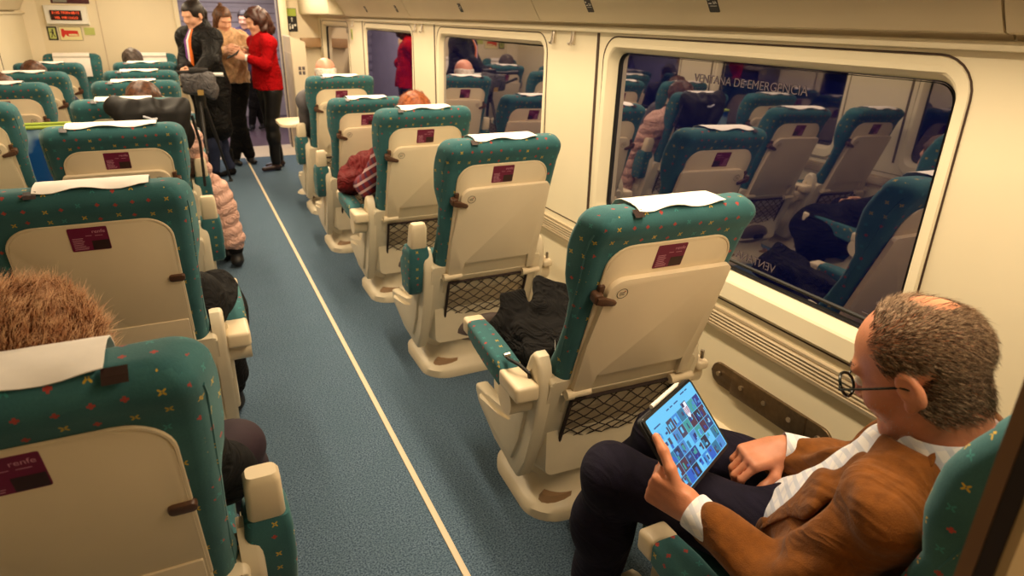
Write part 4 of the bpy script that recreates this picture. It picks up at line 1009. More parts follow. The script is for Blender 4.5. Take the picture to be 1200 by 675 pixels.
def build_man():
    J = {k: np.array(v, float) for k, v in MJ.items()}; J['fwd'] = nrm(J['fwd']); root0 = A3(1.12, .70, 0); t = empty('person', tuple(root0), 0, 'seated man in brown jacket and round glasses looking down at a tablet', 'person')
    H = head_rows(J['face'], R(4)); S = SDF(); g = add_head(S, J['head'], H, J['neck'], 1.0)
    torso(S, J, -.02, 1.0, .68)
    for q in 'LR': arm(S, J['sh'+q], J['el'+q], J['wr'+q], (.044, .038, .028)); leg(S, J['hip'+q], J['kn'+q], J['an'+q], (.07, .05, .036)); 
    # left hand: palm against the tablet's left edge, fingers behind, thumb on the bezel
    e, a, n = TB['y'], TB['x'], TB['n']; edge = lambda v: tab(-.1265, v, -.006)
    W = J['wrL']; K = edge(-.002)-a*.024-n*.066; d = nrm(K-W)
    th = [W+d*.038-a*.004+n*.020, edge(-.018)-a*.018+n*.022, edge(.018)-a*.006+n*.021, edge(.046)+a*.006+n*.014]
    add_hand(S, W, d, nrm(a+n*.12), nrm(n*.8+e*.45), ((78, 22, 12), (80, 24, 12), (82, 26, 14), (84, 28, 14)), thumb=th, s=1.0, spread=.06)
    # right hand: resting on the thigh below the tablet, half closed
    W = J['wrR']; add_hand(S, W, A3(-.93, .22, -.16), A3(-.1, .15, -1), A3(-.15, -1, -.1), ((36, 52, 30), (42, 54, 32), (46, 54, 32), (50, 50, 30)), s=1.0, spread=.05)
    o, V, Q = sobj('body', S, .0032, SKIN, t, loc0=root0, rel=1)
    # shirt, jacket, trousers, shoes
    SH = checked('shirt_check', (232, 230, 230), (176, 186, 206), (206, 208, 222), 46)
    S = SDF(); torso(S, J, .010, .98, .74, gs=-.012)
    sobj('shirt', S, .005, SH, t, noise=folds(.0025, 60, 2), loc0=root0)
    for q in 'LR':
        ax = nrm(J['wr'+q]-J['el'+q]); W = J['wr'+q]-ax*.004; n1 = nrm(np.cross(ax, A3(0, 0, 1))); n2 = np.cross(ax, n1); secs = []
        for d, rr_ in ((-.07, .036), (-.03, .0385), (-.002, .0395), (.002, .0385), (.001, .036), (-.03, .033)):
            secs.append([Vector(tuple(W+ax*d+(n1*math.cos(a_)+n2*math.sin(a_))*rr_-root0)) for a_ in np.linspace(0, 2*PI, 29)[:-1]])
        bm = bmesh.new(); add_loft(bm, secs, cap=(False, False)); obj('shirt_cuff', bm, SH, t, angle=60)
    JK = pbr('jacket_corduroy', (118, 68, 18), .85, noise=.22, nscale=60, bump=.5, bscale=420, sheen=.1, spec=.2, crease=.42, cscale=8)
    S = SDF(); torso(S, J, .020, 1.0, .76, gs=.014)
    arm(S, J['shL'], J['elL'], J['wrL'], (.062, .056, .040), end=.80, k=.025); arm(S, J['shR'], J['elR'], J['wrR'], (.060, .054, .040), end=.80, k=.035)
    # skirt of the jacket over the hips
    S.cone(J['waist'], J['pelvis']+A3(0, .03, -.01), .165, .178, .05, (J['fwd'], .82))
    # open front: cut a wedge so that shirt shows
    f = J['fwd']; up = nrm(J['chest']-J['pelvis']); side = nrm(np.cross(f, up)); RR = np.array([side, f, up])
    mid = J['chest']*.4+J['waist']*.6+f*.16-side*.005
    S.cutbox(mid-side*.035, A3(.088, .10, .27), .006, .012, RR)
    S.cut(J['neck']+f*.05+up*.01, A3(.075, .085, .07), .015, RR)
    S.cut(J['neck']+up*.05, A3(.075, .075, .06), .015, RR)
    jk, V2, Q2 = sobj('jacket', S, .0042, JK, t, noise=folds(.0062, 44, 1), loc0=root0)
    # lapels: folded flaps following the opening
    def lapel(sg):
        o_ = -side*.035
        S = SDF(); p = [J['neck']+side*sg*.072+f*.015+up*.004, J['neck']*.5+J['chest']*.5+side*sg*.098+f*.070+o_*.5, J['chest']+side*sg*.104+f*.100+o_, J['waist']+side*sg*.100+f*.102+o_]
        for a_, b_, r0, r1 in zip(p[:-1], p[1:], (.030, .036, .034), (.036, .034, .012)): S.cone(a_, b_, r0, r1, .02, (nrm(f+side*sg*.5), .24))
        sobj('lapel', S, .004, JK, jk, loc0=root0)
    for l in (1, -1):
        lapel(l)
    for ch in jk.children: ch.location = (0, 0, 0)
    # shirt collar: a folded band around the neck
    bm = bmesh.new(); hf = head_rows(J['fwd']*A3(1, 1, 0)+A3(0, 0, -.2)); nc = J['neck']+nrm(J['head']-J['neck'])*.010
    ax = nrm(nrm(J['head']-J['neck'])+A3(0, -.15, .5)); fr = nrm(f-ax*np.dot(f, ax)); sd = np.cross(fr, ax); secs = []
    for dg in np.linspace(-158, 158, 33):
        a_ = R(dg+180); rd = fr*math.cos(a_)+sd*math.sin(a_)
        drop = .0+.026*(abs(dg)/158)**3; prf = [(.067, .030), (.070, .034), (.074, .028), (.086+drop*.3, -.010-drop*.5), (.092+drop*.4, -.022-drop), (.087+drop*.3, -.022-drop), (.073, .0), (.067, -.006)]
        secs.append([Vector(tuple(nc+rd*pr*(1.0)+ax*pz-root0)) for pr, pz in prf])
    add_loft(bm, secs); obj('collar', bm, SH, t, angle=50)
    TR = pbr('trousers_navy', (19, 13, 35), .85, noise=.3, nscale=30, bump=.4, bscale=300, spec=.25, crease=.4, cscale=7)
    S = SDF(); S.cone(J['waist']-up*.05, J['pelvis'], .135, .15, .03, (f, .8))
    for q in 'LR': leg(S, J['hip'+q], J['kn'+q], J['an'+q], (.095, .074, .058), end=.97)
    sobj('trousers', S, .0055, TR, t, noise=folds(.0042, 30, 4), loc0=root0)
    for q, to in (('L', A3(.79, 1.24, .035)), ('R', A3(.985, 1.475, .035))):
        S = SDF(); add_shoe(S, J['an'+q], to); sobj('shoe', S, .005, RUBBER, t, loc0=root0)
    # hair: thin on top, bald spot at the crown, receding temples
    G = lambda P: (P-J['head'])@H.T
    N = vnorm(V, Q); L = G(V); r = np.linalg.norm(L, axis=1)
    x, y, z = L[:, 0], L[:, 1], L[:, 2]
    prob = ((r < .15)).astype(float)
    hl = np.where(np.abs(x) > .055, .040-.35*np.maximum(0, .06-z), .030+.0*z)     # hairline in y
    ok = (y < hl) & (z > -.075+np.maximum(0, y+.02)*1.1) & ~((y > -.045) & (y < .03) & (z < .025) & (np.abs(x) > .07) & (z > -.06))
    ok &= ~((y > .0) & (z < -.005)); 
    prob *= ok
    crown = np.sqrt(((x-.004)/.034)**2+((y+.048)/.036)**2); prob *= np.where((z > .05) & (crown < 1.15), np.clip((crown-.75)*.9, .02, 1), 1)
    prob *= np.where((y > .03) & (z > .06), .35, 1); prob *= np.where((y > -.01) & (z > .06), .75, 1)
    prob *= np.where(z < -.05, .5, 1)
    def comb(P):
        w_ = np.clip((G(P)[:, 2]-.03)/.07, 0, 1)[:, None]; return (-H[1]*.7+H[0]*.5)[None]*w_+(-H[1]*.8-H[2]*.6)[None]*(1-w_)
    HM = hairmat('hair_grey_brown', (34, 20, 13), (98, 68, 46), 40)
    strands(V, N, 26000, .028, .00050, comb, .14, [HM, hairmat('hair_grey_tips', (84, 58, 40), (178, 150, 120), 150)], 'hair', t, root0, seed=3, jitter=.17, prob=prob)
    pb2 = ((r < .15) & (z < -.03) & (z > -.12) & (y > .01) & ~((np.abs(x) < .03) & (z > -.085) & (z < -.045))).astype(float)
    strands(V, N, 1500, .004, .0004, -H[2], .5, hairmat('stubble', (150, 130, 116), (210, 200, 190), 90), 'stubble', t, root0, seed=5, jitter=.3, prob=pb2)
    pe = ((r < .15) & (np.abs(z-.030) < .005) & (y > .072) & (np.abs(np.abs(x)-.031) < .017)).astype(float)
    if pe.sum() > 0: strands(V, N, 240, .009, .0005, H[0], .25, HM, 'eyebrow', t, root0, seed=6, jitter=.3, prob=pe)
    # eyes and glasses
    for q in (-1, 1):
        bm = bmesh.new(); bmesh.ops.create_uvsphere(bm, u_segments=16, v_segments=10, radius=.0115); eo = obj('eye', bm, pbr('eye_white', (226, 216, 206), .2), t); eo.location = tuple(g(q*.031, .083, .003)-root0)
    GL_ = pbr('glasses_black', (12, 22, 20), .25)
    te = empty('eyeglasses', tuple(g(0, .1, 0)), 0, 'round black rimmed eyeglasses worn by the man with the tablet', 'glasses'); g0 = g(0, .1, 0)
    gv = lambda x, y, z: Vector(tuple(g(x, y, z)-g0))
    for q in (-1, 1):
        bm = bmesh.new(); add_tube(bm, [gv(q*.034+.0225*math.cos(a_), .113-.003*abs(math.cos(a_)), -.002+.021*math.sin(a_)) for a_ in np.linspace(0, 2*PI, 37)], .0027, 8, cap=False); obj('rim', bm, GL_, te)
        bm = bmesh.new(); add_tube(bm, [gv(q*.0565, .111, .004), gv(q*.077, .103, .005), gv(q*.083, .06, .004), gv(q*.084, .0, .001), gv(q*.083, -.015, -.006)], .0021, 8); obj('temple', bm, GL_, te)
    bm = bmesh.new(); add_tube(bm, [gv(-.0115, .113, .004), gv(0, .116, .009), gv(.0115, .113, .004)], .0019, 8); obj('bridge', bm, GL_, te)
    gm = bpy.data.materials.new('lens_glass'); gm.use_nodes = True; b = gm.node_tree.nodes['Principled BSDF']; b.inputs['Transmission Weight'].default_value = 1; b.inputs['Roughness'].default_value = 0; b.inputs['IOR'].default_value = 1.15
    for q in (-1, 1):
        bm = bmesh.new(); add_loft(bm, [[gv(q*.034+.021*math.cos(a_), yy, -.002+.0195*math.sin(a_)) for a_ in np.linspace(0, 2*PI, 25)[:-1]] for yy in (.1115, .1125)]); obj('lens', bm, gm, te)
build_man()
# ---- seated passengers ------------------------------------------------
def seated(label, x, y, headtop, topm, botm, shoem, hairm, hair='short', hx=0, hy=.17, knees=None, ankles=None, face=(0, 1, -.12), h=.008, skin=None, arms=None, long=0, hair_h=.03, nstr=0, bulk=.02, coat=0, hands_on=True, group=None):
    hc = A3(x+hx, y+hy, headtop-.125); nk = hc+A3(0, -.055, -.12)
    kn = knees or ((x-.12, y+.72, .53), (x+.12, y+.72, .53)); an = ankles or ((x-.12, y+.78, .12), (x+.12, y+.78, .12))
    ar = arms or dict(elL=(x-.24, y+.36, .66), elR=(x+.24, y+.36, .66), wrL=(x-.10, y+.58, .63), wrR=(x+.10, y+.58, .63))
    J = dict(head=hc, neck=nk, chest=A3((x+nk[0])/2, y+.235, nk[2]-.14), waist=A3(x, y+.31, .68), pelvis=A3(x, y+.37, .575), fwd=A3(0, 1, .3), face=A3(*face), shL=A3(nk[0]-.165, y+.185, nk[2]-.085), shR=A3(nk[0]+.165, y+.185, nk[2]-.085),
             hipL=A3(x-.09, y+.42, .56), hipR=A3(x+.09, y+.42, .56), knL=A3(*kn[0]), knR=A3(*kn[1]), anL=A3(*an[0]), anR=A3(*an[1]), **{k: A3(*v) for k, v in ar.items()})
    t, J, H, g, r0 = person('person', label, J, None, None, None, None, h=h, skin=skin, group=group)
    S = SDF(); torso(S, J, bulk, 1.0, .72)
    for q in 'LR': arm(S, J['sh'+q], J['el'+q], J['wr'+q], (.05+bulk, .045+bulk, .035+bulk*.6), end=.9)
    if coat:
        for q in 'LR': leg(S, J['hip'+q], J['kn'+q], J['an'+q]*.35+J['kn'+q]*.65 if coat == 1 else J['an'+q]*.8+J['kn'+q]*.2, (.12, .10, .085), k=.06)
    if coat == 3: S.ell(A3(x+.33, y+.52, .50), A3(.075, .24, .15), .04); S.ell(A3(x+.27, y+.34, .62), A3(.07, .16, .10), .04)
    nz = folds(.004 if not coat else .006, 30 if not coat else 24, 3)
    if coat == 2: nz = lambda X, Y, Z: .012*(1-np.abs(np.sin(42*Z+.8*np.sin(20*X))))-.006+.004*np.sin(40*X)*np.cos(35*Y)
    sobj('jacket', S, h, topm, t, noise=nz, loc0=r0)
    S = SDF(); S.cone(J['waist']-A3(0, 0, .06), J['pelvis'], .13, .145, .03, (J['fwd'], .8))
    for q in 'LR': leg(S, J['hip'+q], J['kn'+q], J['an'+q], (.088, .068, .052), end=.98)
    sobj('trousers', S, h, botm, t, noise=folds(.003, 30, 5), loc0=r0)
    for q in 'LR': S = SDF(); add_shoe(S, J['an'+q], A3(J['an'+q][0]+.01, J['an'+q][1]+.13, .035)); sobj('shoe', S, h*.9, shoem, t, loc0=r0)
    if hair == 'bald':
        S, gg = cap_sdf(J['head'], H, 1.0, .006); S.cut(gg(0, .0, .10), A3(.092, .135, .12), .01, H); sobj('hair', S, .005, hairm, t, loc0=r0)
    else:
        S, gg = cap_sdf(J['head'], H, 1.0, .010 if not long else .016)
        if long: 
            S.cone(gg(0, -.05, .02), gg(0, -.075, -.06), .078, .075, .03); S.cone(gg(0, -.075, -.06), gg(0, -.08, -.06)-A3(0, 0, long), .07, .045, .03)
        o, V, Q = sobj('hair', S, .005, hairm, t, noise=folds(.0025, 90, 1), loc0=r0)
        if nstr:
            N = vnorm(V, Q); L = (V-J['head'])@H.T; pr = (N@H[2] > -.55).astype(float)*((L[:, 1] < .07)|(L[:, 2] > .05))
            strands(V, N, nstr, hair_h, .0006, lambda P: np.tile(H[2]*.6-H[1]*.1+H[0]*.25, (len(P), 1)), .45, [hairm, HTIP] if hairm is HRED else hairm, 'hair_tips', o, r0, seed=9, jitter=.30, curl=.15, prob=pr)
            for ch in o.children: ch.location = (0, 0, 0)
    return t
BLK = pbr('cloth_black', (11, 9, 10), .85, noise=.3, nscale=20, bump=.3, bscale=300, spec=.2, crease=.7, cscale=10); NAVY = pbr('cloth_navy', (28, 32, 56), .8, noise=.2, nscale=20); PURP = pbr('cloth_plum', (46, 28, 40), .8, noise=.2, nscale=20)
PUFF = pbr('puffer_pink', (214, 168, 152), .55, noise=.08, nscale=12, bump=.1, crease=.8, cscale=14); REDJ = pbr('jacket_red', (100, 8, 12), .7, noise=.25, nscale=18, spec=.3, bump=.1, crease=.9, cscale=14); GREYC = pbr('cloth_grey', (92, 88, 92), .8, noise=.2, nscale=20); DKB = pbr('denim_dark', (26, 34, 62), .85, noise=.2, nscale=30)
HRED = hairmat('hair_reddish', (84, 36, 16), (150, 84, 44), 50); HTIP = hairmat('hair_blond_tips', (170, 108, 66), (226, 184, 140), 50); HBRN = hairmat('hair_brown', (44, 24, 16), (96, 58, 36)); HDRK = hairmat('hair_black', (10, 7, 7), (40, 26, 20)); HAUB = hairmat('hair_auburn', (110, 52, 26), (170, 96, 52)); HWHT = hairmat('hair_white', (190, 180, 168), (236, 228, 218)); HGRY = hairmat('hair_dark_grey', (40, 32, 30), (88, 74, 66))
seated('passenger with spiky reddish blond hair in the nearest left seat', -.29, .98, 1.185, BLK, PURP, RUBBER, HRED, hx=.01, hy=.19, h=.0065, nstr=13000, hair_h=.050, knees=((-.42, 1.70, .53), (-.02, 1.60, .545)), ankles=((-.42, 1.80, .12), (.0, 1.92, .12)))
seated('passenger in black coat in the second left seat, only knee and sleeve showing', -.31, 2.10, 1.12, BLK, BLK, RUBBER, HBRN, hx=-.03, knees=((-.43, 2.82, .53), (-.03, 2.66, .545)), ankles=((-.43, 2.92, .12), (.0, 2.72, .12)), coat=3)
seated('woman in pink puffer coat behind the black bag, boots in the aisle', -.24, 4.24, 1.225, PUFF, BLK, RUBBER, HBRN, hx=.03, hy=.15, long=.16, knees=((-.10, 4.78, .52), (.07, 4.66, .50)), ankles=((.10, 4.76, .12), (.16, 4.60, .12)), coat=2, bulk=.04)
seated('passenger with brown hair rising above the last left aisle seat', -.33, 7.36, 1.27, GREYC, NAVY, RUBBER, HGRY, hx=-.06, hy=.14, knees=((-.43, 7.96, .54), (-.23, 7.96, .54)), ankles=((-.43, 7.94, .12), (-.23, 7.94, .12)))
seated('passenger with brown hair in the left window seat third from the end wall', XW, 6.30, 1.225, NAVY, NAVY, RUBBER, HBRN, hx=.03, hy=.14, nstr=0)
seated('passenger in the left window seat beyond the blue bag, hair at the left edge', XW, 5.36, 1.20, GREYC, NAVY, RUBBER, HBRN, hx=-.02, hy=.14)
seated('bald passenger with white side hair in the farthest right seat', XS, 5.48, 1.285, GREYC, NAVY, RUBBER, HWHT, hair='bald', hx=-.08, hy=.17, skin=pbr('skin_pink', (206, 140, 116), .45))
PLAID = checked('plaid_red_blue', (120, 30, 40), (30, 36, 80), (226, 200, 200), 22)
tp = seated('auburn haired passenger in the third right seat, plaid sleeve and red coat', XS, 3.42, 1.215, PLAID, BLK, RUBBER, HAUB, hx=0, hy=.17, arms=dict(elL=(XS-.25, 3.70, .70), elR=(XS+.24, 3.78, .66), wrL=(XS-.27, 3.96, .66), wrR=(XS+.10, 4.0, .63)), nstr=2500, hair_h=.02)
S = SDF(); S.ell(A3(XS-.30, 3.93, .685), A3(.085, .11, .085), .03); S.cone(A3(XS-.25, 3.98, .76), A3(XS-.12, 4.06, .80), .06, .05, .03); S.cone(A3(XS-.30, 3.93, .68), A3(XS-.20, 3.98, .76), .08, .07, .03); S.cone(A3(XS-.15, 4.05, .76), A3(XS+.02, 4.0, .60), .07, .09, .03)
c0 = A3(XS-.3, 3.93, .6); o, _, _ = sobj('red_coat', S, .006, REDJ, None, noise=folds(.010, 38, 3), loc0=c0); o.location = tuple(c0); tag(o, 'bunched dark red coat lying over the armrest of the third right seat', 'coat')
# ---- standing people by the door ---------------------------------------
def standing(label, feet, fwd, face, head, arms, topf, botf, shoef, hairf, h=.007, skin=None, lean=0, hands=None, hip_w=.085):
    fwd = nrm(A3(*fwd)); rt = nrm(np.cross(fwd, (0, 0, 1))); hc = A3(*head); fx = np.mean(np.array(feet, float), 0)
    nk = hc-nrm(A3(*face))*.03*0+A3(0, 0, -.13)-fwd*.03; pv = A3(fx[0], fx[1], hc[2]*.585-.02)*.8+A3(nk[0], nk[1], hc[2]*.585-.02)*.2
    ch = nk*.72+pv*.28; ch[2] = nk[2]-.155; wa = (ch+pv)/2; wa[2] = pv[2]+.13
    J = dict(head=hc, neck=nk, chest=ch, waist=wa, pelvis=pv, fwd=fwd, face=A3(*face), shL=nk-rt*.165+A3(0, 0, -.075), shR=nk+rt*.165+A3(0, 0, -.075))
    for q, s, ft in (('L', -1, feet[0]), ('R', 1, feet[1])):
        hp = pv+rt*s*hip_w+A3(0, 0, -.04); an = A3(ft[0], ft[1], .09); kn = (hp+an)/2+fwd*.02; kn[2] = .49
        J['hip'+q] = hp; J['kn'+q] = kn; J['an'+q] = an; J['el'+q] = A3(*arms[q][0]); J['wr'+q] = A3(*arms[q][1])
    t, J, H, g, r0 = person('person', label, J, None, None, None, None, h=h, skin=skin, hands=hands, shk=.9)
    J['rt'] = rt
    topf(t, J, H, g, r0); botf(t, J, H, g, r0); hairf(t, J, H, g, r0)
    for q in 'LR': shoef(t, J, q, r0)
    return t, J, H, g, r0
def plain_legs(m, r=(.090, .062, .050), end=.97, h=.007):
    def fn(t, J, H, g, r0):
        S = SDF(); S.cone(J['waist']-A3(0, 0, .03), J['pelvis'], .122, .142, .03, (J['fwd'], .74))
        for q in 'LR': leg(S, J['hip'+q], J['kn'+q], J['an'+q], r, end=end)
        sobj('trousers', S, h, m, t, noise=folds(.002, 30, 5), loc0=r0)
    return fn
def boots(m, shaft=0, heel=.0):
    def fn(t, J, q, r0):
        S = SDF(); an = J['an'+q]; to = an+J['fwd']*.14; to[2] = .032; S.cone(an+A3(0, 0, shaft), A3(an[0], an[1], .045), .046, .040, .02)
        S.cone(A3(an[0], an[1], .04)-J['fwd']*.025, to, .036, .028, .02, (A3(0, 0, 1), .85)); S.cone(A3(an[0], an[1], .03)-J['fwd']*.03, A3(an[0], an[1], .012)-J['fwd']*.032, .022, .014, .01)
        sobj('boot', S, .005, m, t, loc0=r0)
    return fn
# black coat, ponytail, striped scarf
def coat_top(t, J, H, g, r0):
    S = SDF(); torso(S, J, .042, .92, .84)
    for q in 'LR': arm(S, J['sh'+q], J['el'+q], J['wr'+q], (.082, .070, .056), end=.95, k=.04)
    S.cone(J['pelvis']+A3(0, 0, .05), A3((J['knL'][0]+J['knR'][0])/2, (J['knL'][1]+J['knR'][1])/2, .55), .185, .19, .05, (J['fwd'], .82))
    S.cone(J['neck']+A3(0, 0, .02)-J['fwd']*.05, J['neck']-A3(0, 0, .07)-J['fwd']*.10, .085, .10, .05)
    sobj('coat', S, .007, pbr('coat_black', (10, 8, 8), .65, noise=.2, nscale=16, spec=.2, bump=.1, crease=.8, cscale=9), t, noise=folds(.006, 26, 2), loc0=r0)
    f = J['fwd']; rt = J['rt']
    for i, (m, dx) in enumerate(((pbr('scarf_orange', (226, 110, 30), .7), -.03), (pbr('scarf_white', (232, 224, 224), .7), -.005), (pbr('scarf_purple', (120, 60, 140), .7), .02))):
        bm = bmesh.new(); p = [J['neck']+f*.075+rt*(dx*.6), J['chest']+f*.150+rt*dx+A3(0, 0, .06), J['waist']+f*.178+rt*dx+A3(0, 0, .04)]
        add_tube(bm, [Vector(tuple(q-r0)) for q in p], [.016, .017, .014], 8); obj('scarf', bm, m, t)
def pony(t, J, H, g, r0, m=HDRK):
    S, gg = cap_sdf(J['head'], H, 1.0, .007, front=.06); S.ell(gg(0, -.085, .10), A3(.026, .03, .026), .02, H); S.cone(gg(0, -.10, .10), gg(0, -.135, -.02), .024, .03, .02); S.cone(gg(0, -.135, -.02), gg(0, -.12, -.14), .03, .012, .02)
    sobj('hair', S, .005, m, t, loc0=r0)
FW = (-.72, -.62, 0)
standing('woman in long black coat and striped scarf bending over the video camera', ((.17, 7.42), (.33, 7.55)), FW, (-.70, -.62, -.34), (.185, 7.40, 1.575), dict(L=((.27, 7.10, 1.17), (.13, 6.99, 1.09)), R=((.06, 7.38, 1.12), (.02, 7.13, 1.09))),
         coat_top, plain_legs(DKB), boots(BLK, .16), pony, hands=None)
# beige jacket, long brown hair
def fur_top(t, J, H, g, r0):
    S = SDF(); torso(S, J, .04, .92, .84)
    for q in 'LR': arm(S, J['sh'+q], J['el'+q], J['wr'+q], (.068, .056, .044), end=.93)
    S.cone(J['pelvis']+A3(0, 0, .1), J['pelvis']-A3(0, 0, .10), .17, .165, .03, (J['fwd'], .8)); S.cutbox(J['pelvis']-A3(0, 0, .10), A3(.3, .3, .12), .001, .004)
    sobj('jacket', S, .007, pbr('fur_beige', (186, 146, 104), .9, noise=.35, nscale=45, sheen=.4), t, noise=folds(.007, 60, 2), loc0=r0)
def longhair(m, L=.26):
    def fn(t, J, H, g, r0):
        S, gg = cap_sdf(J['head'], H, 1.0, .008, front=.058); S.ell(gg(0, -.075, .125), A3(.022, .024, .022), .008, H)
        S.cone(gg(.055, -.0, .02), gg(.075, .0, -.13), .035, .035, .03); S.cone(gg(.075, .0, -.13), gg(.07, .02, -.13)-A3(0, 0, L-.1), .035, .02, .03); S.cone(gg(-.055, -.03, .02), gg(-.06, -.04, -.16), .04, .045, .03); S.cone(gg(0, -.06, .0), gg(0, -.07, -.18), .07, .05, .03)
        sobj('hair', S, .005, m, t, noise=folds(.003, 60, 2), loc0=r0)
    return fn
standing('woman with long brown hair in beige furry jacket, middle of the standing three', ((.42, 8.12), (.58, 8.16)), (.25, -1, 0), (.30, -.85, -.42), (.485, 8.08, 1.535), dict(L=((.73, 8.0, 1.20), (.60, 7.83, 1.24)), R=((.28, 8.02, 1.20), (.44, 7.82, 1.24))),
         fur_top, plain_legs(BLK, (.095, .070, .062)), boots(RUBBER), longhair(hairmat('hair_long_brown', (40, 24, 17), (112, 72, 44))), hands=None)
# red jumper, dark curly bob
def red_top(t, J, H, g, r0):
    S = SDF(); torso(S, J, .020, .92, .80); S.cone(J['waist'], J['pelvis']+A3(0, 0, .02), .14, .152, .03, (J['fwd'], .8))
    for q in 'LR': arm(S, J['sh'+q], J['el'+q], J['wr'+q], (.066, .055, .042), end=.72)
    S.cone(J['neck']-A3(0, 0, .03), J['neck']+A3(0, 0, .015), .075, .068, .02)
    S.cut(J['neck']+A3(0, 0, .05)+J['fwd']*.02, A3(.058, .058, .04), .01)
    S.cone(J['pelvis'], J['pelvis']-A3(0, 0, .10), .165, .165, .03, (J['fwd'], .8)); S.cutbox(J['pelvis']-A3(0, 0, .135), A3(.3, .3, .12), .001, .004)
    sobj('jumper', S, .007, pbr('jumper_red', (156, 8, 14), .9, noise=.2, nscale=30, spec=.1, bump=.2, crease=.6, cscale=10), t, noise=folds(.005, 26, 6), loc0=r0)
def bob(t, J, H, g, r0):
    S, gg = cap_sdf(J['head'], H, 1.0, .016, front=.062); S.ell(gg(0, -.05, .0), A3(.105, .088, .105), .02, H); S.cone(gg(0, -.07, .0), gg(0, -.085, -.10), .085, .075, .03)
    for q in (-1, 1): S.cone(gg(q*.075, -.01, .02), gg(q*.082, -.01, -.08), .035, .035, .02)
    o, V, Q = sobj('hair', S, .005, hairmat('hair_dark_curly', (24, 10, 8), (74, 36, 24), 90), t, noise=folds(.006, 70, 2), loc0=r0)
FW3 = (-.93, -.30, 0)
t3, J3, H3, g3, r3 = standing('woman in red jumper and black trousers holding a phone by the doorway', ((.80, 7.62), (.86, 7.80)), FW3, (-.90, -.28, -.32), (.775, 7.68, 1.525), dict(L=((.80, 7.47, 1.12), (.60, 7.50, 1.19)), R=((.86, 7.86, 1.12), (.64, 7.68, 1.19))),
         red_top, plain_legs(pbr('leather_black', (12, 9, 10), .45, noise=.15, nscale=24, spec=.3), (.098, .066, .050)), boots(pbr('boot_brown', (40, 18, 16), .35), .03), bob)
w = J3['wrL']; bm = bmesh.new(); add_tube(bm, [Vector((.012, 0, 0)), Vector((-.008, .001, .003))], .034, 16); o = obj('wristwatch', bm, WHITE, None); o.location = tuple(w*.9+J3['elL']*.1); o.rotation_euler = (0, 0, R(-10)); tag(o, 'white wristwatch on the red jumper woman\'s forearm', 'watch')
c0 = A3(.50, 7.52, 1.215); bm = bmesh.new(); add_box(bm, (-.036, -.074, -.004), (.036, .074, .004), .004); o = obj('phone', bm, RUBBER, None); o.location = tuple(c0); o.rotation_euler = (R(-25), R(-30), R(62)); tag(o, 'dark phone in the hands of the woman in the red jumper', 'phone')
# dark figure in the vestibule
def dk_top(t, J, H, g, r0):
    S = SDF(); torso(S, J, .035, .95, .84)
    for q in 'LR': arm(S, J['sh'+q], J['el'+q], J['wr'+q], (.07, .06, .05), end=.93)
    sobj('jacket', S, .01, pbr('cloth_dark_purple', (46, 32, 58), .8), t, noise=folds(.005, 26, 6), loc0=r0)
def shorthair(t, J, H, g, r0): S, gg = cap_sdf(J['head'], H, 1.0, .01); sobj('hair', S, .007, HDRK, t, loc0=r0)
standing('person in dark clothes standing in the vestibule beyond the door', ((.84, 10.6), (1.0, 10.7)), (-.4, -1, 0), (-.4, -1, -.2), (.92, 10.62, 1.52), dict(L=((1.14, 10.5, 1.15), (1.05, 10.32, 1.05)), R=((.70, 10.5, 1.15), (.80, 10.32, 1.08))), dk_top, plain_legs(BLK, h=.01), boots(RUBBER), shorthair, h=.01)
# ------------------------------------------------------------------ loose things
# camera on tripod
TC = (.13, 6.92)
t = empty('tripod', (TC[0], TC[1], 0), 0, 'black video tripod standing in the aisle under the wrapped camera', 'tripod')
for i, (x, y) in enumerate(((.17, .33), (-.04, -.40), (-.12, .28))):
    bm = bmesh.new(); add_tube(bm, [(x*.12, y*.12, .84), (x*.6, y*.6, .42)], .017, 10); add_tube(bm, [(x*.5, y*.5, .50), (x, y, .02)], .011, 10); add_tube(bm, [(x, y, .022), (x, y, 0)], [.018, .022], 10); obj('leg', bm, DARK, t)
bm = bmesh.new(); add_tube(bm, [(0, 0, .78), (0, 0, .90)], [.045, .05], 16); obj('head', bm, DARK, t)
bm = bmesh.new(); add_tube(bm, [(0, 0, .90), (-.12, -.05, .97), (-.30, -.10, 1.05)], [.012, .012, .016], 10); obj('pan_handle', bm, DARK, t)
t = empty('video_camera', (TC[0], TC[1], .90), 0, 'video camera wrapped in a grey rain cover with a small yellow patch', 'camera')
S = SDF(); S.box(A3(0, 0, .10), A3(.10, .13, .06), .03, .02); S.ell(A3(.09, -.12, .05), A3(.07, .09, .09), .04); S.cone(A3(-.08, .05, .12), A3(.10, -.10, .16), .05, .05, .03)
V, Q = S.build(.006, folds(.009, 34, 2)); link('rain_cover', vmesh(relax(V, Q), Q, pbr('rain_cover_grey', (70, 66, 68), .6, noise=.4, nscale=14, bump=.1, crease=.9, cscale=12)), t)
bbox('yellow_patch', (-.02, -.178, .01), (.03, -.166, .055), pbr('patch_yellow', (150, 120, 60), .6), t)
bm = bmesh.new(); add_tube(bm, [(-.34, -.04, .21), (-.20, -.03, .20)], .022, 14); add_tube(bm, [(-.20, -.03, .20), (.05, 0, .20)], .014, 10); add_tube(bm, [(.0, 0, .16), (.0, 0, .20)], .014, 8); add_box(bm, (-.06, -.05, .185), (.10, .03, .235), .01); obj('viewfinder', bm, DARK, t)
bm = bmesh.new(); add_tube(bm, [(.10, -.06, .18), (.22, -.05, .175)], [.014, .018], 12); obj('microphone', bm, pbr('mic_white', (216, 214, 210), .5), t)
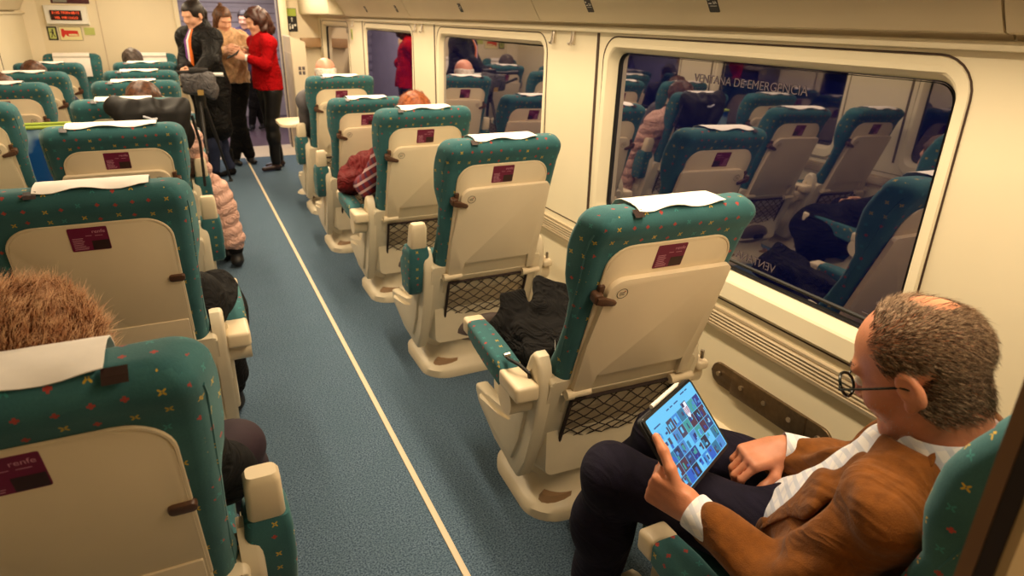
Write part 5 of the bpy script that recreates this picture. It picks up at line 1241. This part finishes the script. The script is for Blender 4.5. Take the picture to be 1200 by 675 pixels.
# black camera bag over the fourth seat
t = empty('camera_bag', (-.17, 4.08, .93), 0, 'large black bag slung over the headrest behind the video camera', 'bag')
S = SDF(); S.box(A3(0, 0, .10), A3(.115, .06, .070), .04, .03); S.cone(A3(-.15, -.02, .21), A3(.13, 0, .18), .045, .06, .04); S.cone(A3(-.14, -.02, .19), A3(-.07, 0, .04), .05, .05, .04); S.cone(A3(.13, 0, .15), A3(.12, 0, .0), .05, .05, .04)
V, Q = S.build(.006, folds(.011, 34, 5)); link('bag_body', vmesh(relax(V, Q), Q, pbr('bag_black', (11, 7, 6), .6, spec=.3, noise=.3, nscale=12)), t)
bm = bmesh.new(); add_tube(bm, [(.19, -.03, .15), (.21, .0, .0), (.20, .02, -.25)], .008, 8); obj('strap', bm, RUBBER, t)
bm = bmesh.new(); add_tube(bm, [(-.04, -.108, .165), (.0, -.112, .15), (.025, -.112, .152)], .006, 8); obj('logo_patch', bm, pbr('patch_white', (190, 190, 200), .6), t)
# black quilted coat on the seat ahead of the man
t = empty('quilted_coat', (1.08, 1.83, .482), 0, 'black quilted coat heaped on the seat in front of the tablet man', 'coat')
S = SDF(); S.ell(A3(0, 0, .04), A3(.18, .20, .09), .04); S.cone(A3(-.10, .16, .10), A3(-.20, .12, .05), .05, .035, .03); S.box(A3(-.05, -.02, .12), A3(.09, .13, .006), .018, .03, head_rows((.2, 1, .15), .3)); S.box(A3(.06, .10, .15), A3(.09, .07, .004), .014, .03, head_rows((.5, 1, .5), -.5)); S.box(A3(-.10, .15, .14), A3(.035, .05, .003), .010, .015, head_rows((.2, 1, .9), .4)); S.cone(A3(.10, .02, .12), A3(.17, -.02, .19), .06, .03, .03)
def quilt(X, Y, Z): return .004*np.abs(np.sin(26*(X+.6*Y)+2*np.sin(9*Z)))*-1+.006*np.sin(22*X+3*np.sin(15*Y))*np.cos(20*Z+2*np.sin(12*X))
V, Q = S.build(.005, quilt); V[:, 2] = np.maximum(V[:, 2], .0); link('coat_body', vmesh(relax(V, Q), Q, pbr('quilt_black', (9, 6, 6), .9, noise=.3, nscale=25, spec=.3, bump=.1, crease=.9, cscale=14)), t)
bm = bmesh.new(); add_prism(bm, rrect(-.022, .022, -.032, .032, .002, 2), lambda x, y, d: Vector((-.10+x*.4-d*.5, -.155+x*.8-d*.6, .105+y+d*.3)), 0, .002); obj('care_label', bm, PAPER, t, smooth=False)
t = empty('luggage_tag', (.80, 1.62, .60), 0, 'small black strap and clip wrapped on the armrest beside the quilted coat', 'strap')
bm = bmesh.new(); add_tube(bm, [(0, .05, .006), (-.005, .02, .012), (.012, -.02, .008), (.03, -.05, -.01), (.035, -.06, -.06)], .006, 8); obj('band', bm, RUBBER, t); bm = bmesh.new(); add_tube(bm, [(-.01, .045, .012), (.01, .045, .014)], .008, 8); obj('clip', bm, METAL, t)
# blue shopping bag between the left seats
t = empty('shopping_bag', (-.80, 4.66, .478), 0, 'glossy blue bag with a green rim standing between left window and aisle seats', 'bag')
bm = bmesh.new(); add_loft(bm, [[(x*k, y*k, z) for x, y in rrect(-.16, .16, -.07, .07, .02, 3)] for z, k in ((0, .92), (.2, 1), (.5, 1.02))], cap=(True, False))
BG = bpy.data.materials.new('bag_blue'); BG.use_nodes = True; nt = BG.node_tree; b = nt.nodes['Principled BSDF']; tc = nt.nodes.new('ShaderNodeTexCoord'); n = nt.nodes.new('ShaderNodeTexNoise'); n.inputs['Scale'].default_value = 5; nt.links.new(tc.outputs['Object'], n.inputs['Vector']); mr = nt.nodes.new('ShaderNodeMapRange'); mr.inputs[1].default_value = .52; mr.inputs[2].default_value = .6; nt.links.new(n.outputs['Fac'], mr.inputs[0]); nt.links.new(mixc(nt, mr.outputs[0], (18, 74, 140), (150, 180, 200)), b.inputs['Base Color']); b.inputs['Roughness'].default_value = .3
obj('bag_body', bm, BG, t, angle=40)
bm = bmesh.new(); rim = [(x*1.02, y*1.02, .5) for x, y in rrect(-.16, .16, -.07, .07, .02, 3)]; add_tube(bm, rim+rim[:1], .010, 8); obj('rim', bm, GRN, t)
# ------------------------------------------------------------------ camera, world, colour management
f_px = 770.0
Fv = Vector((-400, 323.5, f_px)).normalized(); Dn = Vector((563-600, -(2216-337.5), f_px)); Dn = (Dn-Fv*Dn.dot(Fv)).normalized()
Up = -Dn; Rt = Fv.cross(Up)          # camera coordinates (x right, y up, z forward)
if Rt.x < 0: Rt = -Rt
M = Matrix((Rt, Fv, Up))             # rows: world axes in camera coordinates
cx, cy, cz = M.col[0], M.col[1], M.col[2]
cd = bpy.data.cameras.new('camera'); cam = bpy.data.objects.new('camera', cd); C.objects.link(cam)
rot = Matrix(((cx[0], cy[0], -cz[0]), (cx[1], cy[1], -cz[1]), (cx[2], cy[2], -cz[2])))
cam.matrix_world = Matrix.Translation((0, 0, 1.6)) @ rot.to_4x4()
cd.sensor_width = 36; cd.lens = 36*f_px/1200; cd.clip_start = .02
cd.dof.use_dof = True; cd.dof.focus_distance = 1.75; cd.dof.aperture_fstop = 5.0
bpy.context.scene.camera = cam
w = bpy.data.worlds.new('world'); bpy.context.scene.world = w; w.use_nodes = True
w.node_tree.nodes['Background'].inputs[0].default_value = (.02, .03, .08, 1); w.node_tree.nodes['Background'].inputs[1].default_value = .3
vs = bpy.context.scene.view_settings; vs.view_transform = 'Standard'; vs.look = 'None'; vs.gamma = 1; vs.use_curve_mapping = False; vs.exposure = .28
